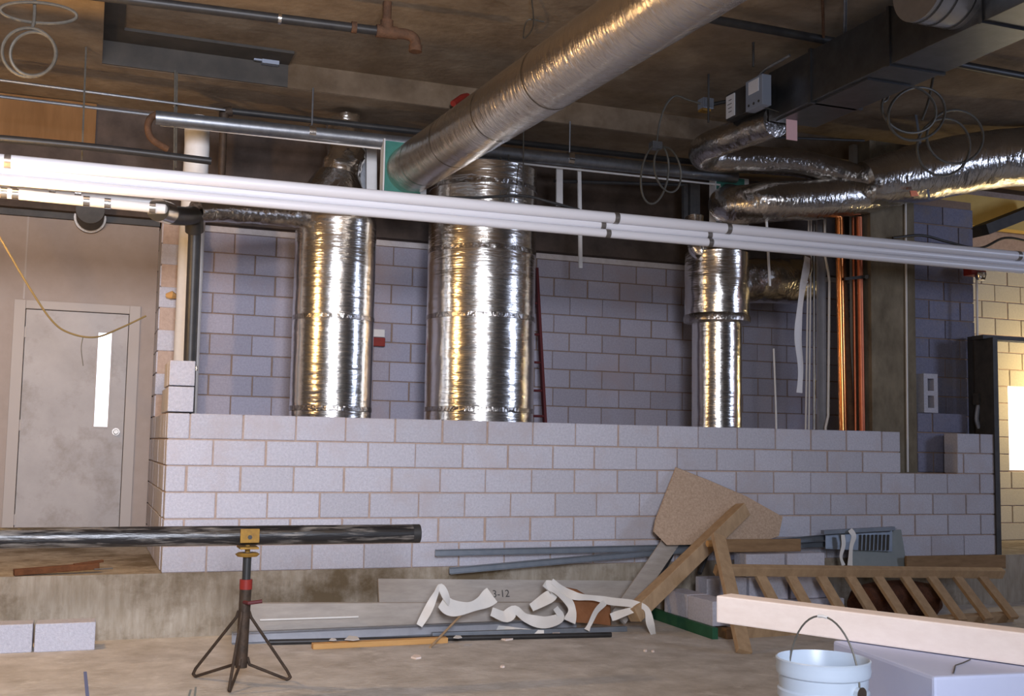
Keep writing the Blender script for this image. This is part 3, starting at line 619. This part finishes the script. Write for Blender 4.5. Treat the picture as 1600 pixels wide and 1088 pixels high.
pc = thing('pipe_clamp', 'dark clamp bar tying the copper pipes together', 'clamp', P(1338, 434, .27))
obj('bar', MB().bar(P(1320, 436, .27), P(1356, 432, .27), .02, .03), 'dark_steel', pc, smooth=False); obj('bolt', MB().tube([P(1354, 433, .22), P(1354, 433, .30)], .02, 8), 'dark_steel', pc)
q = P(1417, 500, .24); run('conduit', 'thin tan conduit running up the face of the concrete column', [V((q.x-.02, .235, 1.30)), V((q.x, .235, 4.6))], .011, 'pvc_dirty', 'conduit', None, 8)
run('conduit', 'thin conduit with boxes at the end of the block pier', [P(1528, 660, .22), P(1526, 438, .22), P(1525, 420, .22)], .012, 'pvc_dirty', 'conduit', None, 8)
ob = thing('outlet_box', 'small dark conduit box on the pier end conduit', 'junction box', P(1528, 620, .2))
q = P(1529, 624, .2); obj('body', MB().box(q.x-.04, q.x+.04, .16, .24, q.z-.06, q.z+.06), 'dark_steel', ob, smooth=False, bevel=.005); obj('elbow', MB().tube(spline([q-V((0,0,.05)), q-V((.03,0,.2)), q-V((0,0,.3))], 4), .022, 10), 'blue_grey', ob)
al = thing('alarm_unit', 'red alarm unit at the top of the block pier end', 'alarm', P(1525, 432, .3))
q = P(1524, 424, .25); obj('body', MB().box(q.x-.10, q.x+.10, .2, .32, q.z-.05, q.z+.06), 'red_paint', al, smooth=False, bevel=.01); obj('lens', MB().lathe([(0, -.07), (.045, -.06), (.06, 0), (.055, .02)], (q.x+.02, .2, q.z-.04), 16), 'chrome', al)
q = P(593, 531, YB-.05)
rd = thing('strobe_device', 'small red and white device fixed to the rear block wall between two risers', 'alarm', (q.x, YB-.05, q.z-.07))
obj('body', MB().box(q.x-.08, q.x+.055, YB-.08, YB, q.z-.07, q.z+.02), 'red_paint', rd, smooth=False, bevel=.008); obj('backplate', MB().box(q.x-.07, q.x+.06, YB-.03, YB, q.z+.03, q.z+.11), 'pvc_dirty', rd, smooth=False, bevel=.006)
# red ladder behind the widest riser
lb = P(851, 655, 1.95); lt = P(838, 420, 2.3); kx_ = (lt-lb)/(lt.z-lb.z); l0 = lb-kx_*(lb.z-LEDGE); l1 = lb+kx_*(lt.z-lb.z)
ld = thing('ladder', 'dark red ladder leaning behind the widest riser', 'ladder', l0)
for off in (0, -.42): obj('rail', MB().bar(l0+V((off,0,0)), l1+V((off,0,0)), .028, .07), 'dark_red', ld, smooth=False)
for yy in (651, 611, 566, 521, 470): q = P(851-(655-yy)*.055, yy, 2.0); s = l0+kx_*(q.z-LEDGE); obj('rung', MB().tube([s, s+V((-.42,0,0))], .014, 10), 'dark_red', ld)

# stub, blob, hollow block
st = thing('pipe_stub', 'dark round pipe stub sticking out above the steel door', 'pipe', P(140, 356, 2.3))
q = P(141, 336, 2.2); obj('stub', MB().tube([V((q.x, 1.95, q.z)), V((q.x, YB, q.z))], .125, 28), 'dark_steel', st); obj('collar', MB().tube([V((q.x, YB-.06, q.z)), V((q.x, YB, q.z))], .145, 28), 'coupling', st)
mo = obj('mortar_lump', MB().tube([P(260, 462, 1.86), P(268, 461, 1.84), P(278, 465, 1.88)], [.02, .035, .015], 10, wob=.3, wf=20), 'wood_orange', None, 'orange-brown lump stuck on the racked block end', 'lump')
hbk = thing('hollow_block', 'two-hole concrete block standing on end on the block pier', 'block', (P(1454, 643, .26).x, .33, 1.905))
hx = P(1454, 615, .26).x; hw = 13.5/S(1454, 615, .26); h0, h1 = 1.905, 1.905+.40
sh = MB()
for a_, b_, z0, z1 in ((hx-hw, hx-hw*.45, h0, h1), (hx+hw*.45, hx+hw, h0, h1), (hx-hw*.45, hx+hw*.45, h0, h0+.05), (hx-hw*.45, hx+hw*.45, h0+.175, h0+.225), (hx-hw*.45, hx+hw*.45, h1-.05, h1)): sh.box(a_, b_, .255, .42, z0, z1)
obj('shell', sh, 'block', hbk, smooth=False)
run('cord', 'yellow extension cord sagging across in front of the steel door', [P(-40, 310, .3), P(0, 372, .35), P(40, 440, .5), P(80, 500, .7), P(110, 521, .8), P(150, 527, .9), P(190, 512, 1.1), P(228, 494, 1.2)], .008, 'cord_yellow', 'cord', None, 8)
run('cord', 'thin loose wire end dangling from the yellow cord', [P(130, 525, .85), P(127, 545, .85), P(130, 572, .85)], .004, 'cable', 'cord', None, 6)

# ------------------------------------------------------------------ black pipe on the jack stand
YS = -1.8
js = thing('pipe_stand', 'rusty tripod pipe jack stand with yellow head', 'pipe stand', (.385, YS, 0))
sx = .385
zc_ = P(383, 838, YS).z
obj('post', MB().tube([V((sx, YS, .10)), V((sx+.01, YS, .62))], .036, 18), 'stand_iron', js)
obj('inner_post', MB().tube([V((sx+.01, YS, .55)), V((sx+.012, YS, zc_-.10))], .026, 16), 'black_iron', js)
obj('red_collar', MB().tube([V((sx+.01, YS, .575)), V((sx+.01, YS, .635))], .039, 18), 'red_paint', js)
obj('handwheel', MB().lathe([(.01, -.012), (.06, -.01), (.075, .004), (.06, .014), (.01, .012)], (sx+.012, YS, zc_-.115), 20), 'yellow_paint', js)
obj('screw', MB().tube([V((sx+.012, YS, zc_-.13)), V((sx+.012, YS, zc_-.02))], .016, 12), 'yellow_paint', js)
hd = obj('head', MB().box(sx-.045, sx+.07, YS-.085, YS-.068, zc_-.035, zc_+.05).box(sx-.045, sx+.07, YS+.068, YS+.085, zc_-.035, zc_+.05).box(sx-.045, sx+.07, YS-.085, YS+.085, zc_-.075, zc_-.062), 'yellow_paint', js, smooth=False, bevel=.003)
obj('bolt', MB().tube([V((sx+.012, YS-.084, zc_)), V((sx+.012, YS-.094, zc_))], .014, 6), 'black_iron', hd)
obj('locking_handle', MB().tube([V((sx, YS-.03, .50)), V((sx+.02, YS-.08, .50)), V((sx+.10, YS-.09, .51))], .012, 10), 'dark_red', js)
for fx, fy in ((.125, -1.54), (.69, -1.80), (.285, -2.06)):
    d = (V((fx, fy, 0))-V((sx, YS, 0))).normalized(); f = V((fx, fy, .012))
    path = [V((sx, YS, .44))+d*.035, V((sx, YS, .40))+d*.05, f+V((0,0,.05))-d*.02, f+V((0,0,.012)), f-d*.02, V((sx, YS, .115))+d*.05, V((sx, YS, .16))+d*.036]
    pp = []
    for i in range(len(path)-1): pp += [path[i].lerp(path[i+1], s) for s in (0, .1, .9)]
    obj('leg', MB().tube(pp+[path[-1]], .0095, 10), 'stand_iron', js)
bp = thing('steel_pipe', 'worn black steel pipe resting on the jack stand, open end right', 'pipe', (sx, YS, .85))
zl, zr = P(0, 834, YS).z, P(655, 824, YS).z; xe = P(655, 824, YS).x; xl = -3.6
zL = zc_+(zl-zc_)*1.0; rp = .0605
za, zb_ = zc_+.004, zc_+.004
pm = MB(); n = 32; base = []
ringp = [(xl, rp), (-1, rp), (.2, rp), (xe, rp), (xe, rp*.86), (xe-.5, rp*.86)]
for x, r in ringp:
    for j in range(n): an = 2*math.pi*j/n; pm.v.append(V((x, YS+r*math.cos(an), za+r*math.sin(an))))
for i in range(len(ringp)-1):
    for j in range(n): j2 = (j+1) % n; pm.f.append([i*n+j, i*n+j2, (i+1)*n+j2, (i+1)*n+j])
pm.f.append([(len(ringp)-1)*n+j for j in range(n)]); pm.f.append([j for j in range(n)])
obj('pipe_run', pm, 'worn_iron', bp)
obj('end_band', MB().tube([V((xe-.05, YS, za)), V((xe+.001, YS, za))], rp*1.01, 32, cap=False), 'black_iron', bp)

# ------------------------------------------------------------------ floor clutter
def floor_block(label, c, rot=0, grp=None, z=0, l=.395, mt='block'):
    o = place_block(None, (c[0], c[1], z+.097), l, .193, .194, mt, rot); o.name = 'concrete_block'
    return tag(o, label, 'block', grp)
floor_block('grey concrete block at the left edge of the floor, by the kerb', (-1.055, -.27), 0, 'blocks on the floor by the kerb')
floor_block('grey concrete block on the floor by the kerb, showing its full side', (-.645, -.285), 0, 'blocks on the floor by the kerb')
wd = thing('wood_scrap', 'rough brown plank scrap lying on the concrete kerb', 'plank', PZ(80, 898, LEDGE))
a0_, a1_ = V((-1.02, .05, LEDGE+.025)), V((-.44, .16, LEDGE+.05))
obj('plank', MB().bar(a0_, a1_, .08, .045), 'wood_rotten', wd, smooth=False, bevel=.006); obj('splinter', MB().bar(a0_.lerp(a1_, .7)+V((0,0,.02)), a1_+V((.03,.05,.03)), .03, .02), 'wood_rotten', wd, smooth=False); obj('nail', MB().tube([a1_+V((-.03,-.06,-.02)), a1_+V((.1,-.02,-.02))], .006, 6), 'galvanized', wd)
mk = obj('chalk_mark', MB().bar(PZ(133, 1050, .001), PZ(137, 1092, .001), .02, .002), 'blue_chalk', None, 'blue chalk line on the floor near the left', 'mark', smooth=False)
obj('paint_mark', MB().bar(PZ(298, 1078, .001), PZ(294, 1092, .001), .012, .002).bar(PZ(306, 1074, .001), PZ(304, 1090, .001), .012, .002), 'grey_panel', None, 'two short dark paint ticks on the floor by the jack stand', 'mark', smooth=False)
# boards stacked against the kerb
A, B = P(592, 905, -.06), P(1010, 908, -.06)
gb = thing('board', 'wide grey board leaning on the kerb with faint stamped numbers', 'board', (A.x, -.06, 0))
obj('plank', MB().prism([V((A.x, -.16, 0)), V((B.x, -.16, 0)), V((B.x, -.16+.3*B.z, B.z)), V((A.x, -.16+.3*A.z, A.z))], (0, .035, -.008)), 'wood_grey', gb, smooth=False)
def text_on(parent, s, size, origin, ex, ez, mt):
    cu = bpy.data.curves.new('lettering', 'FONT'); cu.body = s; cu.size = size; cu.extrude = .0005
    o = bpy.data.objects.new('lettering_src', cu); COL.objects.link(o)
    bpy.context.view_layer.update()
    me = bpy.data.meshes.new_from_object(o.evaluated_get(bpy.context.evaluated_depsgraph_get())); bpy.data.objects.remove(o)
    ex, ez = V(ex).normalized(), V(ez).normalized()
    mb = MB(); mb.v = [V(origin)+ex*v.co.x+ez*v.co.y+ex.cross(ez)*v.co.z for v in me.vertices]; mb.f = [list(p.vertices) for p in me.polygons]
    return obj('lettering', mb, mt, parent, smooth=False)
q = P(770, 934, -.10); nz_ = V((0, .3, 1))
text_on(gb, '3-12', .085, V((q.x, -.16+.3*q.z-.003, q.z)), (1, 0, 0), nz_, 'dark_steel')
A, B = P(388, 944, -.22), P(965, 942, -.22)
g2 = thing('board', 'long pale grey board standing on edge along the kerb base', 'board', (A.x, -.22, 0))
obj('plank', MB().prism([V((A.x, -.26, 0)), V((B.x, -.26, 0)), V((B.x, -.21, B.z)), V((A.x, -.21, A.z))], (0, .03, .005)), 'wood_grey', g2, smooth=False)
obj('metal_strip', MB().bar(P(406, 969, -.255), P(560, 964, -.255), .012, .012), 'plastic_white', None, 'thin white metal strip against the pale grey board', 'strip', smooth=False)
A, B = P(362, 992, -.36), P(900, 986, -.36)
c1_ = thing('steel_channel', 'grey steel channel lying on the floor along the boards', 'channel', (A.x, -.36, 0))
obj('web', MB().box(A.x, B.x, -.37, -.36, 0, .085), 'grey_steel', c1_, smooth=False); obj('flange', MB().box(A.x, B.x, -.43, -.37, .08, .085).box(A.x, B.x, -.43, -.37, 0, .005), 'galvanized', c1_, smooth=False)
obj('steel_channel', MB().bar(V((2.0, -.50, .02)), V((3.62, -.60, .02)), .05, .04), 'steel_stud', None, 'shorter steel channel lying on the floor below the straps', 'channel', smooth=False, bevel=.004)
run('iron_bar', 'black iron bar on the floor in front of the boards', [PZ(420, 1004, .02), PZ(955, 992, .02)], .02, 'black_iron', 'bar')
wb = thing('board', 'orange-brown wooden batten lying on the floor beside the black bar', 'board', PZ(600, 1008, 0))
obj('plank', MB().bar(PZ(488, 1010, .02), PZ(698, 1000, .02), .07, .04), 'wood_orange', wb, smooth=False, bevel=.004)
run('stick', 'thin wooden stick leaning against the straps', [PZ(672, 1012, .005), P(720, 962, -.45)], .009, 'wood_tan', 'stick')
# white strapping and torn cardboard
def rib(label, pts, wd, tw=.5, mt='plastic_white'):
    obj('packing_strap', MB().ribbon(spline(pts, 6), wd, .004, tw), mt, None, label, 'strap', 'crumpled white straps')
rib('small looped white strap peaking over the thin stick', [P(655, 978, -.5), P(668, 955, -.5), P(680, 930, -.5), P(688, 917, -.5), P(698, 935, -.5), P(705, 948, -.48)], .05)
rib('broad white strap curving up to a point beside the small loop', [P(690, 940, -.5), P(705, 950, -.5), P(730, 950, -.48), P(752, 942, -.46), P(769, 930, -.45)], .10, .2)
rib('white strap with a raised left end lying before the cardboard', [P(768, 956, -.5), P(790, 964, -.5), P(805, 954, -.5), P(822, 966, -.52), P(850, 973, -.55), P(875, 965, -.52), P(868, 950, -.5)], .075)
rib('white strap folded upright over the cardboard', [P(830, 950, -.42), P(850, 938, -.42), P(865, 926, -.42), P(852, 914, -.42), P(868, 920, -.44), P(888, 940, -.5), P(894, 955, -.53), P(890, 972, -.56)], .075)
rib('white strap trailing right over the cardboard to the timber', [P(862, 908, -.42), P(880, 922, -.44), P(900, 932, -.5), P(930, 935, -.55), P(955, 940, -.58), P(990, 944, -.66), P(1010, 952, -.72), P(1016, 975, -.76), P(1022, 996, -.8)], .055)
rib('thin white strap hanging down in front of the cardboard', [P(945, 942, -.6), P(932, 955, -.62), P(922, 975, -.64), P(917, 985, -.66)], .04)
rib('white strap looping low beside the leaning timber', [P(955, 965, -.62), P(975, 958, -.66), P(1000, 950, -.7)], .05)
rib('flat white strip lying on the floor in front of the straps', [PZ(763, 984, .012), PZ(810, 989, .012), PZ(850, 990, .012)], .06, .05)
obj('cardboard', MB().prism([P(886, 972, -.5), P(892, 935, -.44), P(880, 918, -.42), P(900, 922, -.42), P(920, 934, -.44), P(953, 944, -.48), P(954, 978, -.54), P(930, 975, -.54)], (.02, .03, 0)), 'cardboard', None, 'torn brown cardboard piece among the white straps', 'cardboard', smooth=False)
for i, (px, py, s_) in enumerate(((550, 998, .05), (520, 1000, .025), (395, 968, .05), (715, 996, .03))):
    obj('paper_scrap', MB().prism([PZ(px+dx_*s_*230, py+dy_*s_*80, .06) for dx_, dy_ in ((-1, .6), (-.4, -.9), (.7, -.6), (1, .5), (.2, .9))], (0, 0, .004)), 'plastic_white', None,
        ('white paper scrap by the black bar', 'smaller white paper scrap by the black bar', 'white paper scrap beside the jack stand leg', 'tiny white scrap below the small looped strap')[i], 'scrap', smooth=False)
for i, (px, py, s_) in enumerate(((650, 1028, .035), (790, 998, .05), (1008, 1018, .012), (1020, 1019, .01), (785, 1043, .015), (868, 990, .03))):
    obj('plaster_chip', MB().prism([PZ(px+dx_*s_*230, py+dy_*s_*90, .0) for dx_, dy_ in ((-1, .3), (-.3, -.8), (.8, -.5), (1, .5), (0, .9))], (0, 0, .012)), 'wood_new', None,
        ('pale chip on the floor below the small looped strap', 'pale chip at the end of the flat white strip', 'tiny pale chip on the bare floor near the timber foot', 'tiny pale chip right of another near the timber foot', 'tiny yellowish chip on the open floor', 'pale chip below the cardboard')[i], 'chip', smooth=False)
# metal studs leaning along the wall
def stud(label, a, b, w=.065, h=.035):
    t = thing('metal_stud', label, 'stud', a, 'blue-grey metal studs along the wall')
    a, b = V(a), V(b); d = (b-a).normalized(); u = V((0,0,1)); u = (u-d*u.dot(d)).normalized(); n_ = d.cross(u)
    obj('web', MB().bar(a, b, .004, w), 'steel_stud', t, smooth=False)
    obj('flange', MB().bar(a+u*w/2-n_*0+V((0,-h/2,0)), b+u*w/2+V((0,-h/2,0)), h, .004).bar(a-u*w/2+V((0,-h/2,0)), b-u*w/2+V((0,-h/2,0)), h, .004), 'steel_stud', t, smooth=False)
    return t
stud('upper long blue-grey metal stud lying level against the block wall', P(680, 864, -.05), P(1396, 848, -.12), .05)
stud('lower long blue-grey metal stud rising to the right against the block wall', P(702, 892, -.07), P(1398, 830, -.17), .05)
# leaning particle board, timbers
pts = [(1057, 731), (1110, 752), (1168, 777), (1223, 808), (1217, 838), (1180, 850), (1042, 852), (1022, 832), (1025, 814)]
pb = thing('particle_board', 'irregular cut sheet of particle board leaning on the block wall', 'board', P(1110, 850, -.22))
obj('sheet', MB().prism([P(x, y, -.03-.2*(y-731)/120) for x, y in pts], (0, .018, .006)), 'particle', pb, smooth=False)
tb = thing('timber', 'thick square timber leaning on the wall in front of the particle board', 'timber', PZ(990, 985, 0))
ta, tb_ = P(988, 962, -.66), P(1160, 796, -.16)
obj('beam', MB().bar(ta, tb_, .125, .125, up=Matrix.Rotation(math.radians(42), 3, (tb_-ta).normalized()) @ V((-.35, -.75, .45))), 'wood_tan', tb, smooth=False, bevel=.006)
gp_ = thing('plank', 'grey weathered plank leaning beside the thick timber', 'plank', PZ(970, 962, 0))
ga, gb2 = P(966, 966, -.5), P(1054, 838, -.08)
obj('board', MB().bar(ga, gb2, .15, .03, up=(0, -1, .35)), 'wood_grey', gp_, smooth=False, bevel=.003)
run('steel_bar', 'short dark bar leaning behind the thick timber', [P(1093, 896, -.3), P(1108, 858, -.15)], .02, 'black_iron', 'bar')
obj('dark_board', MB().prism([P(1008, 925, -.3), P(1052, 850, -.1), P(1056, 862, -.1), P(1020, 930, -.3)], (0, .02, 0)), 'black_iron', None, 'narrow black board showing between the plank and the timber', 'board', smooth=False)
sb1 = obj('board', MB().bar(P(1122, 853, -.46), P(1250, 852, -.44), .03, .11), 'wood_brown', None, 'brown board lying level behind the leaning post', 'board', smooth=False, bevel=.004)
obj('wood_scrap', MB().tube([P(1105, 850, -.6), P(1116, 849, -.6)], .028, 8), 'wood_orange', None, 'bright orange wood end beside the leaning post', 'wood', smooth=False)
# pile of blocks
gn = thing('painted_board', 'dark green painted board lying under the block pile', 'board', PZ(1070, 980, 0))
obj('plank', MB().bar(V((4.17, -.02, .045)), V((4.13, -1.14, .045)), .05, .09), 'green_paint', gn, smooth=False, bevel=.003)
obj('timber', MB().bar(V((4.30, -.05, .04)), V((4.26, -1.16, .04)), .08, .08), 'wood_brown', None, 'brown timber lying beside the green board under the blocks', 'timber', smooth=False, bevel=.004)
gl = 'loose blocks piled behind the wooden ladder'
floor_block('loose block nearest the viewer on the green board', (4.24, -.88), math.pi/2, gl, .09)
floor_block('loose block further back on the green board', (4.25, -.46), math.pi/2, gl, .09)
floor_block('loose block on the second layer under the leaning post', (4.62, -.42), 0, gl, .197)
floor_block('loose block on the floor under the ladder start', (4.75, -.46), 0, gl, 0)
floor_block('loose block on the second layer right of the leaning post', (5.04, -.42), 0, gl, .197)
for i, x in enumerate((5.18, 5.60)): floor_block(('loose block on the floor behind the third ladder rung', 'loose block on the floor beside the dark rusty heap')[i], (x, -.46), 0, gl, 0)
floor_block('loose block of the second layer below the grey panel', (5.46, -.42), 0, gl, .197)
floor_block('pale loose block at the top of the pile under the brown board', (5.02, -.40), 0, gl, .394)
floor_block('loose block at the top of the pile left of the blue-grey grille', (5.44, -.40), 0, gl, .394)
# grille channel, grey panel, plank, heap
gr = thing('metal_grille', 'blue-grey slotted metal channel end resting on the studs', 'grille', P(1340, 862, -.3))
obj('plate', MB().prism([P(1290, 834, -.25), P(1394, 826, -.25), P(1394, 862, -.27), P(1290, 858, -.27)], (0, .006, 0)), 'steel_stud', gr, smooth=False)
for i in range(8):
    x = 1344+i*6.2; obj('slat', MB().bar(P(x, 860, -.275), P(x+1, 836, -.262), .012, .02), 'dark_steel', gr, smooth=False)
obj('top_flange', MB().bar(P(1285, 832, -.27), P(1396, 826, -.27), .05, .035), 'steel_stud', gr, smooth=False)
rib('narrow cream strap tied around the blue-grey grille', [P(1328, 828, -.31), P(1334, 838, -.33), P(1330, 855, -.33), P(1328, 884, -.33)], .045, .15)
rib('second cream strap piece left of the tied one', [P(1317, 836, -.31), P(1318, 852, -.32), P(1314, 870, -.32), P(1318, 884, -.32)], .035, .15)
obj('grey_panel', MB().prism([P(1400, 828, -.2), P(1408, 828, -.2), P(1418, 890, -.26), P(1330, 890, -.28), P(1330, 862, -.25)], (0, .02, 0)), 'grey_panel', None, 'flat grey-green panel behind the ladder', 'panel', smooth=False)
obj('plank', MB().bar(P(1415, 880, -.3), P(1570, 878, -.3), .03, .13), 'wood_brown', None, 'dim brown plank behind the far end of the ladder', 'plank', smooth=False, bevel=.004)
hp = MB(); k0 = P(1435, 975, -.55); 
obj('rust_heap', MB().tube([V((5.88, -.55, .12)), V((6.0, -.55, .14)), V((6.2, -.5, .15)), V((6.5, -.52, .15)), V((6.75, -.55, .13)), V((6.85, -.55, .1))], [.06, .15, .17, .17, .14, .05], 20, wob=.3, wf=7), 'rust_heap', None, 'dark rust-brown heap behind the ladder rungs', 'heap')
# wooden ladder on its side
ua, ub = P(1118, 891, -.75), P(1566, 896, -.75); la = V((4.30, -1.14, .045)); lbb = V((7.25, -1.02, .045))
wl_ = thing('wooden_ladder', 'site-built wooden ladder lying on its side in front of the block pile', 'ladder', (5.7, -.95, 0))
obj('rail', MB().bar(ua, ub, .06, .085, up=(0, -.5, 1)), 'wood_tan', wl_, smooth=False, bevel=.005)
obj('rail', MB().bar(la, lbb, .06, .085, up=(0, -.3, 1)), 'wood_tan', wl_, smooth=False, bevel=.005)
for px in (1186, 1233, 1280, 1325, 1368, 1410, 1451, 1491, 1530):
    t_ = P(px, 897, -.72); b_ = V((t_.x+.01, -1.12, .05)); d = (b_-t_).normalized()
    obj('rung', MB().bar(t_+d*.0, b_, .095, .035, up=(0, -.8, .5)), 'wood_tan', wl_, smooth=False, bevel=.003)
po = thing('wood_post', 'slanted wooden post leaning on the end of the ladder', 'post', (3.98, -1.81, 0))
obj('post', MB().bar(PZ(1163, 1020, .012), P(1122, 838, -.84), .115, .045, up=(0, -1, .4)), 'wood_tan', po, smooth=False, bevel=.004)

# ------------------------------------------------------------------ foreground: white box, beam, pail
ZT = .85
BA, BB, BD = PZ(1459, 1058, ZT), PZ(1301, 1001, ZT), PZ(1600, 1052, ZT)
ex = (BD-BA).normalized(); ex.z = 0
wbx = thing('white_box', 'large white-blue foam box in the foreground under the pale timber', 'box', (BA.x+.5, BA.y+.3, 0))
top = [BA, BA+ex*1.25, BB+ex*1.25, BB]
obj('box_body', MB().prism([V((p.x, p.y, 0)) for p in top], (0, 0, ZT)), 'foam_white', wbx, smooth=False, bevel=.01)
bc = PW(1286, 1028, 3.3); zr_ = bc.z; zb2 = zr_-.365
nrm = ex*-1
obj('lower_step', MB().prism([V((BA.x, BA.y, 0))-ex*.5+V((0,.0,0)), V((BA.x, BA.y, 0))-ex*.012, V((BB.x, BB.y, 0))-ex*.012, V((BB.x, BB.y, 0))-ex*.5], (0, 0, zb2)), 'foam_white', wbx, smooth=False, bevel=.008)
obj('cracked_edge', MB().tube([PZ(1490, 1052, ZT+.004), PZ(1493, 1040, ZT+.004), PZ(1505, 1036, ZT+.004), PZ(1516, 1031, ZT+.004)], .002, 6), 'dark_steel', wbx)
b0, b1 = PZ(1119, 973, ZT+.003), PZ(1600, 1041, ZT+.003); bd_ = (b1-b0).normalized(); sdv = bd_.cross(V((0,0,1)))
fbm = thing('timber', 'pale new square timber across the foreground lying on the white box', 'timber', b0)
TH = .098
cl = b0-sdv*TH/2*(1 if sdv.dot(RR) > 0 else -1)
inner = sdv if (b0+sdv-C).length > (b0-C).length else -sdv
ct = V((0,0,TH/2))+inner*(TH/2)
obj('beam', MB().bar(b0+ct, b0+ct+bd_*2.3, TH, TH), 'wood_new', fbm, smooth=False, bevel=.006)
pl = thing('pail', 'white pail with wire handle in the lower right foreground', 'pail', (bc.x, bc.y, zb2))
R_ = .134
prof = [(0, 0), (R_*.86, 0), (R_*.87, .01), (R_*.93, .22), (R_*.935, .25), (R_*.985, .255), (R_*.985, .275), (R_*.945, .28), (R_*.96, .315), (R_*1.0, .32), (R_*1.02, .335), (R_*1.0, .35), (R_*1.02, .362), (R_*.985, .365), (R_*.96, .355), (R_*.93, .30), (R_*.84, .012), (0, .012)]
obj('bucket_body', MB().lathe(prof, (bc.x, bc.y, zb2), 56), 'pail', pl)
side = RR.copy(); side.z = 0; side.normalize(); fwd = FW.copy(); fwd.z = 0; fwd.normalize(); side = (side*.55+fwd*-.83).normalized()
ear = bc+V((0,0,-.08)); e1, e2 = ear+side*R_*.99, ear-side*R_*.99
hand = []
for i in range(25):
    a_ = math.pi*i/24; hand.append(bc+V((0,0,-.08))+side*(math.cos(a_)*R_*.99)+V((0,0,1))*(math.sin(a_)*.20))
obj('handle', MB().tube(hand, .0028, 8), 'cable', pl)
for e in (e1, e2): obj('ear', MB().tube([e-(e-ear).normalized()*.006, e+(e-ear).normalized()*.008], .02, 16), 'chrome', pl)
obj('grip', MB().tube(hand[11:14], .005, 8), 'pvc_dirty', pl)
